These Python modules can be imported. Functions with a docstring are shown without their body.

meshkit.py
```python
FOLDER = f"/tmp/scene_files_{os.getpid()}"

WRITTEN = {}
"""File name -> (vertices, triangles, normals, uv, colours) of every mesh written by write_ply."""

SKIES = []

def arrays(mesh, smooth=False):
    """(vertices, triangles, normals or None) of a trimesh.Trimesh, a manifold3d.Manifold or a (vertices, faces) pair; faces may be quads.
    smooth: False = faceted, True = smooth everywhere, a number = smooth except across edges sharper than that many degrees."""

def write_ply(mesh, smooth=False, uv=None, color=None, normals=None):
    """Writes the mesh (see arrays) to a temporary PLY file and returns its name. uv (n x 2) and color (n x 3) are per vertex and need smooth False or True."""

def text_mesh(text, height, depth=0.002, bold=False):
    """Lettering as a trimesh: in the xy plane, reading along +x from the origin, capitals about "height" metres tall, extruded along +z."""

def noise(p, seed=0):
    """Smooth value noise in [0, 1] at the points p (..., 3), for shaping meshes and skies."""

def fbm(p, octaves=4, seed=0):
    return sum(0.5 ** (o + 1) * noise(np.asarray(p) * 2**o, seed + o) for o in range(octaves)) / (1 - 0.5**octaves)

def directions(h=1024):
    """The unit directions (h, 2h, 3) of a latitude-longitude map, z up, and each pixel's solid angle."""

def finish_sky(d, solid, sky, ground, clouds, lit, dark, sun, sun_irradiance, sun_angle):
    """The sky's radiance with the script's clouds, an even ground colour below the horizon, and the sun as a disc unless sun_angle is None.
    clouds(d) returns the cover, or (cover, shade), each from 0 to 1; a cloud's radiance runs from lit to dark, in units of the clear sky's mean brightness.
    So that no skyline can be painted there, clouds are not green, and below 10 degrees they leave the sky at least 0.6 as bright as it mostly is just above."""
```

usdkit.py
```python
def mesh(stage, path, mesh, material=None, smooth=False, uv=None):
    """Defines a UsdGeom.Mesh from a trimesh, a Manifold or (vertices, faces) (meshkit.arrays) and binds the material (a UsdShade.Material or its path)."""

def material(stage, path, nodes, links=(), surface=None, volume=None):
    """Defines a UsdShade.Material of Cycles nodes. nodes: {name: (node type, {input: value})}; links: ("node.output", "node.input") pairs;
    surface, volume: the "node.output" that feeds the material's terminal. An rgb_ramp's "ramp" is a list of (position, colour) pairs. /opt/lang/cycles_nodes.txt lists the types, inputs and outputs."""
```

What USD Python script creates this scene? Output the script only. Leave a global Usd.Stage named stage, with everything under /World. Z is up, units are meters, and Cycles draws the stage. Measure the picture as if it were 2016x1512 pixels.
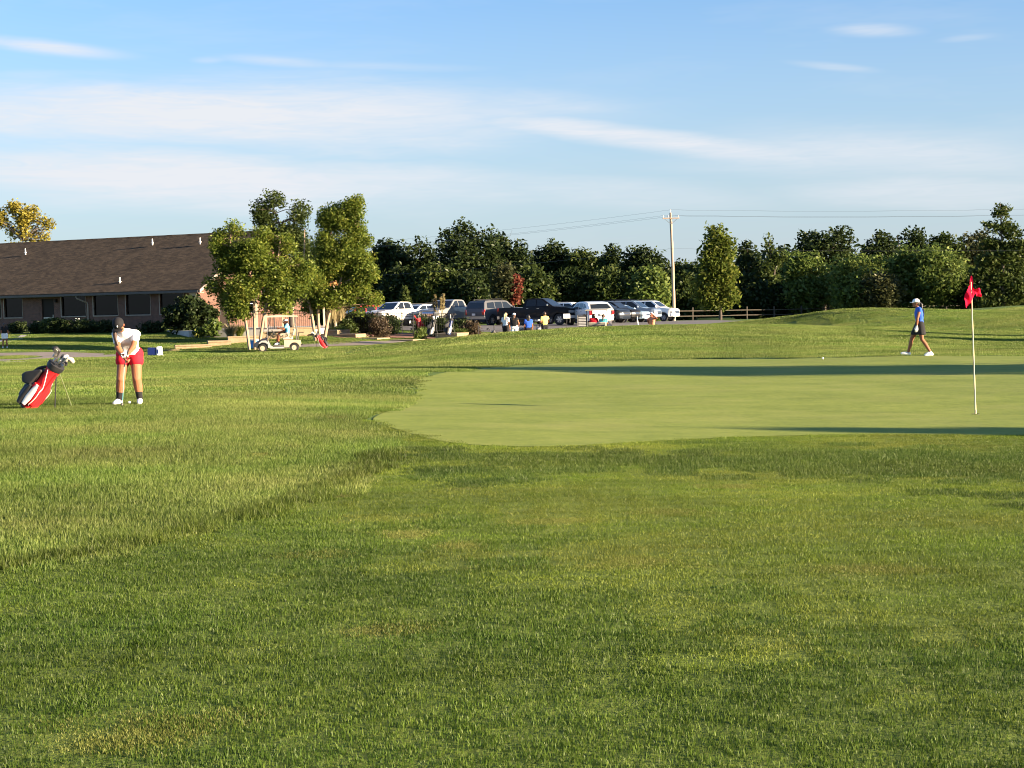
import math, random
import numpy as np
import trimesh
import manifold3d as m3
import shapely
from shapely.geometry import Polygon, Point, LineString, box as sbox
from shapely import affinity
from scipy.interpolate import RBFInterpolator
from scipy.spatial import Delaunay
import meshkit, usdkit
from pxr import Usd, UsdGeom, UsdLux, UsdShade, Gf, Sdf, Vt

stage = Usd.Stage.CreateInMemory()
UsdGeom.SetStageUpAxis(stage, 'Z')
world = UsdGeom.Xform.Define(stage, '/World')
stage.SetDefaultPrim(world.GetPrim())
rad, PI = math.radians, math.pi

# ------------------------------------------------------------------ camera, sky, sun, exposure
FPX, CX, CY = 3200.0, 1008.0, 756.0            # focal length and centre in pixels of the 2016 x 1512 photograph
CAM = np.array([0.0, 0.0, 1.6])
PITCH, ROLL = math.atan(151 / 3200), rad(1.3)
SUN_AZ, SUN_EL = rad(112.0), rad(12.0)          # azimuth from +y (the view) clockwise
SUN_INTENSITY, SKY_STRENGTH, EXPOSURE = 1.25, 0.05, 2.25
_F = np.array([0, math.cos(PITCH), -math.sin(PITCH)])
_U0 = np.array([0, math.sin(PITCH), math.cos(PITCH)])
_R0 = np.array([1.0, 0, 0])
_R = math.cos(ROLL) * _R0 - math.sin(ROLL) * _U0
_U = math.sin(ROLL) * _R0 + math.cos(ROLL) * _U0
cam = UsdGeom.Camera.Define(stage, '/World/camera')
cam.CreateHorizontalApertureAttr(36.0)
cam.CreateFocalLengthAttr(36.0 * FPX / 2016)
cam.CreateClippingRangeAttr(Gf.Vec2f(0.1, 20000))
cam.CreateExposureAttr(EXPOSURE)
_m = Gf.Matrix4d(1.0)
for r_, v_ in enumerate((_R, _U, -_F, CAM)):
    for c_ in range(3):
        _m[r_, c_] = float(v_[c_])
cam.AddTransformOp().Set(_m)

sun_dir = np.array([math.sin(SUN_AZ) * math.cos(SUN_EL), math.cos(SUN_AZ) * math.cos(SUN_EL), math.sin(SUN_EL)])
sun = UsdLux.DistantLight.Define(stage, '/World/sun')
sun.CreateIntensityAttr(SUN_INTENSITY)
sun.CreateNormalizeAttr(True)
sun.CreateAngleAttr(0.5)
sun.CreateColorAttr(Gf.Vec3f(1.0, 0.79, 0.55))
_x = np.cross([0, 0, 1.0], sun_dir); _x /= np.linalg.norm(_x)
_y = np.cross(sun_dir, _x)
_m = Gf.Matrix4d(1.0)
for r_, v_ in enumerate((_x, _y, sun_dir)):
    for c_ in range(3):
        _m[r_, c_] = float(v_[c_])
sun.AddTransformOp().Set(_m)


def sky_dir(px, py):
    d = _F + (px - CX) / FPX * _R + (CY - py) / FPX * _U
    d = d / np.linalg.norm(d)
    return math.atan2(d[0], d[1]), math.asin(d[2])


def build_sky():
    dome = UsdLux.DomeLight.Define(stage, '/World/sky')
    dome.CreateIntensityAttr(1.0)
    N = {'geo': ('texture_coordinate', {}),
         'sky': ('sky_texture', {'sky_type': 'single_scattering', 'sun_disc': False, 'sun_elevation': SUN_EL, 'sun_rotation': SUN_AZ,
                                 'altitude': 200.0, 'air_density': 1.0, 'aerosol_density': 0.6, 'ozone_density': 1.6}),
         'sep': ('separate_xyz', {}), 'az': ('math', {'math_type': 'arctan2'}), 'el': ('math', {'math_type': 'arcsine'}),
         'uv': ('combine_xyz', {}),
         # streaky cirrus: noise stretched along the horizon
         'st': ('mapping', {'scale': (5.0, 34.0, 1.0), 'rotation': (0, 0, 0.05)}),
         'n1': ('noise_texture', {'scale': 1.0, 'detail': 7.0, 'roughness': 0.6, 'distortion': 0.35}),
         'st2': ('mapping', {'scale': (20.0, 190.0, 1.0), 'rotation': (0, 0, 0.06)}),
         'n2': ('noise_texture', {'scale': 1.0, 'detail': 9.0, 'roughness': 0.7, 'distortion': 0.9}),
         }
    L = [('geo.generated', 'sep.vector'), ('sep.x', 'az.value1'), ('sep.y', 'az.value2'), ('sep.z', 'el.value1'),
         ('az.value', 'uv.x'), ('el.value', 'uv.y'), ('uv.vector', 'st.vector'), ('st.vector', 'n1.vector'), ('uv.vector', 'st2.vector'), ('st2.vector', 'n2.vector')]
    # cloud banks: (pixel centre, half length, half thickness, tilt in pixels per pixel, strength, edge wobble)
    banks = [(1210, 268, 350, 24, 0.118, 0.95), (980, 240, 150, 18, 0.02, 0.35), (540, 220, 700, 74, 0.03, 0.95), (150, 225, 400, 60, 0.0, 0.35), (1080, 210, 90, 12, 0.03, 0.28),
             (420, 352, 720, 70, 0.03, 0.95), (250, 330, 420, 40, 0.06, 0.25), (90, 92, 165, 15, 0.09, 0.8), (560, 122, 130, 12, 0.08, 0.38),
             (408, 118, 34, 8, 0.0, 0.30), (760, 132, 200, 10, 0.02, 0.22), (1722, 63, 92, 13, 0.0, 0.5), (1640, 130, 95, 9, 0.09, 0.34), (1905, 75, 60, 7, -0.1, 0.22),
             (350, 281, 90, 8, 0.0, 0.3), (1780, 305, 460, 62, 0.02, 0.5), (1850, 375, 380, 45, 0.0, 0.55), (1200, 378, 360, 38, 0.05, 0.4), (60, 145, 70, 12, 0, .2)]
    banks += [(300, 192, 360, 26, 0.0, 0.55), (700, 206, 330, 22, 0.02, 0.5), (1700, 290, 330, 26, 0.0, 0.22), (330, 318, 300, 22, 0.02, 0.5), (640, 335, 220, 20, 0.04, 0.45)]
    last = None
    for k, (px, py, hl, ht, tilt, amp) in enumerate(banks):
        a0, e0 = sky_dir(px, py)
        a1, e1 = sky_dir(px + 100, py + 100 * tilt)
        ang = math.atan2(e1 - e0, a1 - a0)
        # local = rotate(uv - centre)/half sizes (mapping type texture does that)
        N[f'm{k}'] = ('mapping', {'mapping_type': 'texture', 'location': (a0, e0, 0), 'rotation': (0, 0, ang), 'scale': (hl / FPX, ht / FPX, 1)})
        N[f'w{k}'] = ('vector_math', {'math_type': 'add'})
        N[f'l{k}'] = ('vector_math', {'math_type': 'length'})
        N[f'r{k}'] = ('map_range', {'range_type': 'smoothstep', 'from_min': 1.25, 'from_max': 0.15, 'to_min': 0.0, 'to_max': amp, 'clamp': True})
        L += [('uv.vector', f'm{k}.vector'), (f'm{k}.vector', f'w{k}.vector1'), ('wob.vector', f'w{k}.vector2'), (f'w{k}.vector', f'l{k}.vector1'), (f'l{k}.value', f'r{k}.value')]
        if last is None:
            last = f'r{k}.result'
        else:
            N[f'a{k}'] = ('math', {'math_type': 'maximum' if k % 3 else 'add'})
            L += [(last, f'a{k}.value1'), (f'r{k}.result', f'a{k}.value2')]
            last = f'a{k}.value'
    # wobble of the bank outlines by noise
    N['wsub'] = ('vector_math', {'math_type': 'subtract', 'vector2': (0.5, 0.5, 0.5)})
    N['wob'] = ('vector_math', {'math_type': 'multiply', 'vector2': (0.9, 1.5, 0.0)})
    L += [('n1.color', 'wsub.vector1'), ('wsub.vector', 'wob.vector1')]
    # general thin veil everywhere (as in view) from the same noise
    N['veil'] = ('map_range', {'from_min': 0.5, 'from_max': 0.85, 'to_min': 0.0, 'to_max': 0.22, 'clamp': True})
    L += [('n1.fac', 'veil.value')]
    # low haze near the horizon
    N['low'] = ('map_range', {'from_min': 0.20, 'from_max': 0.0, 'to_min': 0.0, 'to_max': 0.85, 'clamp': True})
    L += [('el.value', 'low.value')]
    N['tex'] = ('map_range', {'from_min': 0.25, 'from_max': 0.7, 'to_min': 0.55, 'to_max': 1.15, 'clamp': True})
    L += [('n2.fac', 'tex.value')]
    N['mul'] = ('math', {'math_type': 'multiply'}); L += [(last, 'mul.value1'), ('tex.result', 'mul.value2')]
    N['s1'] = ('math', {'math_type': 'add'}); L += [('mul.value', 's1.value1'), ('veil.result', 's1.value2')]
    N['s2'] = ('clamp', {}); L += [('s1.value', 's2.value')]
    N['lowmix'] = ('mix_color', {'b': LOWC}); L += [('tint.result', 'lowmix.a'), ('low.result', 'lowmix.fac')]
    N['tint'] = ('mix_color', {'blend_type': 'multiply', 'fac': 1.0, 'b': SKY_TINT})
    N['mix'] = ('mix_color', {'blend_type': 'mix', 'b': CLOUD})
    N['bg'] = ('background_shader', {'strength': SKY_STRENGTH})
    L += [('sky.color', 'tint.a'), ('lowmix.result', 'mix.a'), ('s2.result', 'mix.fac'), ('mix.result', 'bg.color')]
    m = usdkit.material(stage, '/World/Looks/sky', N, L, surface='bg.background')
    UsdShade.MaterialBindingAPI.Apply(dome.GetPrim()).Bind(m)
    dome.GetPrim().SetCustomDataByKey('kind', 'structure')
    dome.GetPrim().SetCustomDataByKey('label', 'pale blue evening sky with thin streaks of white cloud')


SKY_TINT, CLOUD, LOWC = (0.63, 0.80, 1.06), (3.5, 3.62, 3.85), (2.35, 2.72, 3.2)
build_sky()

# ------------------------------------------------------------------ helpers
_names = {}


def unique(path):
    n = _names.get(path, 0)
    _names[path] = n + 1
    return path if n == 0 else f'{path}_{n:03d}'


def mat_of(m):
    return m if isinstance(m, UsdShade.Material) else M[m]


def prim_path(parent):
    return '/World' if parent is None else str(parent.GetPath())


def tag(p, label=None, cat=None, group=None, kind=None):
    for k, v in (('label', label), ('category', cat), ('group', group), ('kind', kind)):
        if v:
            p.SetCustomDataByKey(k, v)
    return p


def obj(name, mesh, mat, parent=None, smooth=35, label=None):
    path = unique(f'{prim_path(parent)}/{name}')
    p = usdkit.mesh(stage, path, mesh, mat_of(mat), smooth=smooth).GetPrim()
    if label:
        tag(p, label)
    return p


def thing(name, label, cat, loc=(0, 0, 0), rotz=0.0, group=None):
    x = UsdGeom.Xform.Define(stage, unique('/World/' + name))
    x.AddTranslateOp().Set(Gf.Vec3d(*map(float, loc)))
    if rotz:
        x.AddRotateZOp().Set(float(math.degrees(rotz)))
    return tag(x.GetPrim(), label, cat, group)


def primvar(prim, name, values, interp='vertex'):
    pv = UsdGeom.PrimvarsAPI(prim).CreatePrimvar(name, Sdf.ValueTypeNames.Color3fArray, interp)
    pv.Set(Vt.Vec3fArray.FromNumpy(np.asarray(values, np.float32)))


def T(x=0, y=0, z=0):
    return trimesh.transformations.translation_matrix([x, y, z])


def cat_(*ms):
    return trimesh.util.concatenate([m for m in ms if m is not None])


def to_tm(m):
    if isinstance(m, trimesh.Trimesh):
        return m
    mm = m.to_mesh()
    return trimesh.Trimesh(mm.vert_properties[:, :3], mm.tri_verts, process=False)


def bx(x0, x1, y0, y1, z0, z1):
    b = trimesh.creation.box([x1 - x0, y1 - y0, z1 - z0])
    b.apply_translation([(x0 + x1) / 2, (y0 + y1) / 2, (z0 + z1) / 2])
    return b


def rbox(cx, cy, cz, sx, sy, sz, r=0.02):
    """A box with chamfered edges."""
    r = min(r, sx / 2.2, sy / 2.2, sz / 2.2)
    pts = []
    for a in (-1, 1):
        for b in (-1, 1):
            for c in (-1, 1):
                X, Y, Z = a * sx / 2, b * sy / 2, c * sz / 2
                pts += [(X - a * r, Y - b * r, Z), (X - a * r, Y, Z - c * r), (X, Y - b * r, Z - c * r)]
    h = trimesh.Trimesh(np.array(pts)).convex_hull
    h.apply_translation([cx, cy, cz])
    return h


def tube(points, radii, sides=8, cap=True):
    p = np.asarray(points, float)
    n = len(p)
    r = np.broadcast_to(np.asarray(radii, float), (n,))
    t = np.gradient(p, axis=0)
    t /= np.linalg.norm(t, axis=1, keepdims=True) + 1e-12
    ref = np.where(np.abs(t[:, 2:]) < 0.9, [0, 0, 1.0], [1.0, 0, 0])
    a = np.cross(t, ref); a /= np.linalg.norm(a, axis=1, keepdims=True) + 1e-12
    for i in range(1, n):   # keep the frame from flipping
        a[i] = a[i - 1] - t[i] * np.dot(a[i - 1], t[i]); a[i] /= np.linalg.norm(a[i]) + 1e-12
    b = np.cross(t, a)
    ang = np.arange(sides) * 2 * PI / sides
    v = p[:, None] + r[:, None, None] * (np.cos(ang)[None, :, None] * a[:, None] + np.sin(ang)[None, :, None] * b[:, None])
    v = v.reshape(-1, 3)
    f = []
    for i in range(n - 1):
        for j in range(sides):
            k = (j + 1) % sides
            A, B, C, D = i * sides + j, i * sides + k, (i + 1) * sides + k, (i + 1) * sides + j
            f += [(A, B, C), (A, C, D)]
    if cap:
        v = np.vstack([v, p[0], p[-1]])
        c0, c1 = len(v) - 2, len(v) - 1
        for j in range(sides):
            k = (j + 1) % sides
            f += [(c0, k, j), (c1, (n - 1) * sides + j, (n - 1) * sides + k)]
    return trimesh.Trimesh(v, np.array(f), process=False)


def cyl(r, h, c=(0, 0, 0), axis='z', sections=20, r2=None):
    m = trimesh.creation.cylinder(r, h, sections=sections)
    if axis == 'x':
        m.apply_transform(trimesh.transformations.rotation_matrix(PI / 2, [0, 1, 0]))
    if axis == 'y':
        m.apply_transform(trimesh.transformations.rotation_matrix(PI / 2, [1, 0, 0]))
    m.apply_translation(c)
    return m


def extrude(poly, h, axis='z', at=0.0):
    """poly in the plane across the axis: z -> (x, y), y -> (x, z), x -> (y, z); centred at `at` with total length h."""
    m = trimesh.creation.extrude_polygon(poly, h, engine='earcut')
    m.apply_translation([0, 0, -h / 2])
    v = m.vertices.copy()
    if axis == 'y':
        m = trimesh.Trimesh(np.stack([v[:, 0], v[:, 2], v[:, 1]], 1), m.faces[:, ::-1], process=False)
        m.apply_translation([0, at, 0])
    elif axis == 'x':
        m = trimesh.Trimesh(np.stack([v[:, 2], v[:, 0], v[:, 1]], 1), m.faces, process=False)
        m.apply_translation([at, 0, 0])
    else:
        m.apply_translation([0, 0, at])
    return m


def to_mf(m):
    if isinstance(m, m3.Manifold):
        return m
    return m3.Manifold(m3.Mesh(vert_properties=np.asarray(m.vertices, np.float32), tri_verts=np.asarray(m.faces, np.uint32)))


def cs_extrude(poly, h, axis, at=0.0):
    """shapely polygon -> Manifold prism."""
    polys = getattr(poly, 'geoms', [poly])
    out = None
    for p in polys:
        p = shapely.geometry.polygon.orient(p)
        cs = m3.CrossSection([np.array(p.exterior.coords[:-1])] + [np.array(i.coords[:-1]) for i in p.interiors])
        mm = m3.Manifold.extrude(cs, h).translate((0, 0, -h / 2))
        out = mm if out is None else out + mm
    if axis == 'y':
        out = out.rotate((90, 0, 0)).translate((0, at, 0))
    elif axis == 'x':
        out = out.rotate((90, 0, 90)).translate((at, 0, 0))
    else:
        out = out.translate((0, 0, at))
    return out


def smooth_poly(pts, n=8):
    """Closed Catmull-Rom through the points."""
    p = np.asarray(pts, float)
    out = []
    N = len(p)
    for i in range(N):
        p0, p1, p2, p3 = p[i - 1], p[i], p[(i + 1) % N], p[(i + 2) % N]
        for t in np.linspace(0, 1, n, endpoint=False):
            out.append(0.5 * ((2 * p1) + (-p0 + p2) * t + (2 * p0 - 5 * p1 + 4 * p2 - p3) * t ** 2 + (-p0 + 3 * p1 - 3 * p2 + p3) * t ** 3))
    return np.array(out)


def smooth_line(pts, n=8):
    p = np.asarray(pts, float)
    p = np.vstack([2 * p[0] - p[1], p, 2 * p[-1] - p[-2]])
    out = []
    for i in range(1, len(p) - 2):
        p0, p1, p2, p3 = p[i - 1], p[i], p[i + 1], p[i + 2]
        for t in np.linspace(0, 1, n, endpoint=False):
            out.append(0.5 * ((2 * p1) + (-p0 + p2) * t + (2 * p0 - 5 * p1 + 4 * p2 - p3) * t ** 2 + (-p0 + 3 * p1 - 3 * p2 + p3) * t ** 3))
    out.append(p[-2])
    return np.array(out)


def ray(px, py):
    return _F + (px - CX) / FPX * _R + (CY - py) / FPX * _U


def at(px, py, d):
    """World point seen at photo pixel (px, py) at forward distance d."""
    r = ray(px, py)
    return CAM + r * (d / r[1])


# ------------------------------------------------------------------ materials
M = {}


def mat(name, nodes, links, surface='p.BSDF'):
    M[name] = usdkit.material(stage, f'/World/Looks/{name}', nodes, links, surface=surface)
    return M[name]


def plain(name, color, rough=0.5, metallic=0.0, noise=0.12, scale=6.0, coat=0.0, bump=0.0, bscale=60.0, spec=0.5):
    """Paint, plastic, cloth: base colour with a little mottling."""
    c = np.array(color)
    n = {'t': ('texture_coordinate', {}), 'n': ('noise_texture', {'scale': scale, 'detail': 4.0, 'roughness': 0.6}),
         'r': ('rgb_ramp', {'ramp': [(0.25, tuple(c * (1 - noise))), (0.75, tuple(np.minimum(c * (1 + noise), 1)))]}),
         'p': ('principled_bsdf', {'roughness': rough, 'metallic': metallic, 'coat_weight': coat, 'coat_roughness': 0.06, 'specular_ior_level': spec})}
    l = [('t.object', 'n.vector'), ('n.fac', 'r.fac'), ('r.color', 'p.base_color')]
    if bump:
        n['n2'] = ('noise_texture', {'scale': bscale, 'detail': 3.0})
        n['b'] = ('bump', {'strength': bump, 'distance': 0.01})
        l += [('t.object', 'n2.vector'), ('n2.fac', 'b.height'), ('b.normal', 'p.normal')]
    return mat(name, n, l)


def leaf_mat(name, ramp, translucent=0.35, scale=0.5, warm=None):
    """Leaves: colour from the leaf's own tint (primvar), shifted by a slow noise over the crown."""
    n = {'a': ('attribute', {'attribute': 'tint'}), 's': ('separate_xyz', {}), 'g': ('geometry', {}),
         'n': ('noise_texture', {'scale': scale, 'detail': 2.0}), 'm': ('math', {'math_type': 'multiply_add', 'value2': 0.6, 'value3': -0.3}), 'add': ('math', {'math_type': 'add'}),
         'r': ('rgb_ramp', {'ramp': ramp}), 'd': ('diffuse_bsdf', {}), 'tr': ('translucent_bsdf', {}), 'gl': ('glossy_bsdf', {'roughness': 0.45, 'color': (0.5, 0.5, 0.5)}),
         'mx': ('mix_closure', {'fac': translucent}), 'mg': ('mix_closure', {'fac': 0.03})}
    l = [('a.vector', 's.vector'), ('g.position', 'n.vector'), ('n.fac', 'm.value1'), ('m.value', 'add.value1'), ('s.x', 'add.value2'), ('add.value', 'r.fac'),
         ('r.color', 'd.color'), ('r.color', 'tr.color'), ('d.BSDF', 'mx.closure1'), ('tr.BSDF', 'mx.closure2'), ('mx.closure', 'mg.closure1'), ('gl.BSDF', 'mg.closure2')]
    return mat(name, n, l, 'mg.closure')


def grass_sheet(name, dark, mid, light, big, fine, bump, dry=(0.19, 0.18, 0.055), streak=(1, 1, 1), mixbig=0.75, drylo=0.66, drymax=0.5):
    n = {'g': ('geometry', {}),
         'mp': ('mapping', {'scale': streak}),
         'n1': ('noise_texture', {'scale': big, 'detail': 6.0, 'roughness': 0.65}),
         'n2': ('noise_texture', {'scale': fine, 'detail': 5.0, 'roughness': 0.75}),
         'n3': ('noise_texture', {'scale': big * 2.3, 'detail': 5.0, 'roughness': 0.6}),
         'mf': ('mix_float', {'fac': mixbig}),
         'r': ('rgb_ramp', {'ramp': [(0.28, dark), (0.5, mid), (0.72, light)]}),
         'rd': ('map_range', {'from_min': drylo, 'from_max': drylo + 0.14, 'to_min': 0.0, 'to_max': drymax, 'clamp': True}),
         'mx': ('mix_color', {'b': dry}),
         'b': ('bump', {'strength': bump, 'distance': 0.04}),
         'p': ('principled_bsdf', {'roughness': 0.85, 'specular_ior_level': 0.15})}
    l = [('g.position', 'mp.vector'), ('mp.vector', 'n1.vector'), ('g.position', 'n2.vector'), ('mp.vector', 'n3.vector'), ('n2.fac', 'mf.a'), ('n1.fac', 'mf.b'), ('mf.result', 'r.fac'),
         ('n3.fac', 'rd.value'), ('r.color', 'mx.a'), ('rd.result', 'mx.fac'), ('mx.result', 'p.base_color'), ('n2.fac', 'b.height'), ('b.normal', 'p.normal')]
    return mat(name, n, l)


def blade_mat(name, ramp, dryramp, big=0.35, translucent=0.4, wear=(0.20, 0.19, 0.06), spots=0.68):
    """Grass blades: own tint, drifting over the lawn between lush, dry and worn."""
    n = {'a': ('attribute', {'attribute': 'tint'}), 's': ('separate_xyz', {}), 'g': ('geometry', {}), 'mp': ('mapping', {'scale': (0.7, 1.0, 1.0)}),
         'n': ('noise_texture', {'scale': big, 'detail': 5.0, 'roughness': 0.62}), 'k': ('map_range', {'from_min': 0.38, 'from_max': 0.66, 'clamp': True}),
         'n2': ('noise_texture', {'scale': big * 2.9, 'detail': 3.0, 'roughness': 0.55}), 'k2': ('map_range', {'from_min': spots, 'from_max': spots + 0.09, 'to_max': 0.75, 'clamp': True}),
         'n3': ('noise_texture', {'scale': big * 0.55, 'detail': 6.0, 'roughness': 0.7}), 'k3': ('map_range', {'from_min': 0.3, 'from_max': 0.7, 'to_min': 0.5, 'to_max': 1.35, 'clamp': True}),
         'r1': ('rgb_ramp', {'ramp': ramp}), 'r2': ('rgb_ramp', {'ramp': dryramp}), 'c': ('mix_color', {}), 'w': ('mix_color', {'b': wear}), 'v': ('mix_color', {'blend_type': 'multiply', 'fac': 1.0}),
         'd': ('diffuse_bsdf', {}), 'tr': ('translucent_bsdf', {}), 'gl': ('glossy_bsdf', {'roughness': 0.5, 'color': (0.6, 0.6, 0.5)}), 'mx': ('mix_closure', {'fac': translucent}), 'mg': ('mix_closure', {'fac': 0.03})}
    l = [('a.vector', 's.vector'), ('g.position', 'mp.vector'), ('mp.vector', 'n.vector'), ('mp.vector', 'n2.vector'), ('mp.vector', 'n3.vector'), ('n.fac', 'k.value'), ('n2.fac', 'k2.value'), ('n3.fac', 'k3.value'),
         ('s.x', 'r1.fac'), ('s.x', 'r2.fac'), ('r1.color', 'c.a'), ('r2.color', 'c.b'), ('k.result', 'c.fac'), ('c.result', 'w.a'), ('k2.result', 'w.fac'), ('w.result', 'v.a'), ('k3.result', 'v.b'),
         ('v.result', 'd.color'), ('v.result', 'tr.color'), ('d.BSDF', 'mx.closure1'), ('tr.BSDF', 'mx.closure2'), ('mx.closure', 'mg.closure1'), ('gl.BSDF', 'mg.closure2')]
    return mat(name, n, l, 'mg.closure')


# ------------------------------------------------------------------ terrain
CTRL = [  # photo pixel + forward distance of points on the ground
    (255, 796, 27.4), (65, 806, 27.0), (1921, 815, 25.2), (1805, 701, 47.6), (1300, 708, 50.0), (1650, 703, 49.0), (2016, 702, 46), (820, 735, 38.5),
    (150, 742, 45), (450, 702, 60), (550, 722, 55), (550, 693, 84), (330, 700, 72), (100, 705, 82), (-150, 706, 84), (630, 688, 85),
    (1000, 656, 70), (1150, 646, 72), (1300, 641, 76), (850, 673, 68), (700, 697, 66), (960, 690, 55), (1150, 680, 56), (1400, 672, 62), (1450, 645, 84),
    (1340, 634, 120), (1500, 631, 125), (1490, 628, 180), (1650, 625, 180),
    (1560, 627, 96), (1640, 614, 95), (1750, 608, 96), (1840, 611, 99), (1900, 618, 104), (1960, 609, 112), (2016, 601, 114), (2150, 598, 116),
    (1750, 652, 75), (1950, 652, 82), (1750, 688, 54), (2016, 680, 62),
]
CTRL_XYZ = [tuple(at(*c)) for c in CTRL]
CTRL_XYZ += [(x, y, 0.0) for x in (-14, -7, 0, 7, 14) for y in (-12, 0, 6, 11)]
CTRL_XYZ += [(0, 16, -.04), (4, 16, -.08), (8, 17, -.1), (-3, 22, .06), (1.5, 22, -.08), (5, 21.5, -.14), (10, 33, -.16), (3, 30, -.13), (4, 40, -.12), (-1.0, 30, -.08), (20, 40, -.1), (20, 25, -.1), (-14, 18, .1)]
# behind the crest, the lot, the building's terrace
CTRL_XYZ += [(16, 92, .0), (-7, 100, .1), (4, 106, .1), (14, 112, .1), (0, 135, .1), (16, 140, .1), (30, 150, .0), (-10, 140, .1)]
CTRL_XYZ += [(4.7, 88, -.5), (0, 89, -.42), (-3, 87, -.42), (7, 87, -.42), (10, 90, -.3)]
CTRL_XYZ += [(-30, 103, .45), (-36, 108, .52), (-24, 104, .5), (-45, 112, .5), (-20, 99, .3), (-17, 92, -.1), (-10.6, 93, .1), (-30, 96, .15), (-40, 120, .56), (-25, 120, .56), (-40, 98, .1), (-14, 104, .5)]
CTRL_XYZ += [(34, 135, .2), (45, 140, .2), (60, 120, .8), (60, 90, .6), (40, 60, .1), (40, 30, 0), (-40, 30, .2), (-60, 60, .1), (-70, 110, .4),
             (0, 200, -.3), (40, 205, -.4), (80, 200, -.4), (-40, 200, -.2), (0, 260, -.5), (90, 260, -.5), (-90, 200, -.3), (-90, 260, -.5)]
_c = np.array(CTRL_XYZ)
_rbf = RBFInterpolator(_c[:, :2], _c[:, 2], kernel='thin_plate_spline', smoothing=0.05)


def ground(x, y):
    x, y = np.atleast_1d(np.asarray(x, float)), np.atleast_1d(np.asarray(y, float))
    s = x.shape
    x, y = x.ravel(), y.ravel()
    z = _rbf(np.stack([x, y], 1))
    r = np.hypot(x, y - 100)
    w = np.clip((260 - r) / 110, 0, 1); w = w * w * (3 - 2 * w)
    z = w * z + (1 - w) * -0.4
    p3 = np.stack([x, y, np.zeros_like(x)], 1)
    z = z + 0.05 * (meshkit.fbm(p3 / 3.7, 3, 5) - 0.5) * np.clip((y - 2) / 20, 0.4, 1)
    return z.reshape(s)


def gz(x, y):
    return float(ground(x, y)[0])


_ds = np.concatenate([np.linspace(3, 60, 700), np.linspace(60.2, 240, 700)])


def hit(px, py):
    """World point where the photo's pixel meets the ground (the first crossing)."""
    r = ray(px, py)
    p = CAM + r * (_ds / r[1])[:, None]
    below = p[:, 2] < ground(p[:, 0], p[:, 1])
    i = int(np.argmax(below)) if below.any() else len(p) - 1
    return p[i]


def spaced(lo, hi, fine_lo, fine_hi, step, growth=1.12):
    a = list(np.arange(fine_lo, fine_hi + 1e-6, step))
    s, v = step, fine_hi
    while v < hi:
        s *= growth; v += s; a.append(v)
    s, v = step, fine_lo
    while v > lo:
        s *= growth; v -= s; a.insert(0, v)
    return np.array(a)


def terrain_mesh():
    xs = spaced(-3000, 3000, -30, 34, 0.34)
    ys = np.concatenate([spaced(-3000, 2, 0, 2, 0.34), spaced(2.3, 4000, 2.3, 60, 0.3, 1.03)])
    X, Y = np.meshgrid(xs, ys)
    Z = ground(X, Y)
    n, m = X.shape
    v = np.stack([X, Y, Z], -1).reshape(-1, 3)
    i = np.arange(n * m).reshape(n, m)
    q = np.stack([i[:-1, :-1], i[:-1, 1:], i[1:, 1:], i[1:, :-1]], -1).reshape(-1, 4)
    return (v, np.vstack([q[:, [0, 1, 2]], q[:, [0, 2, 3]]]))


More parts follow.
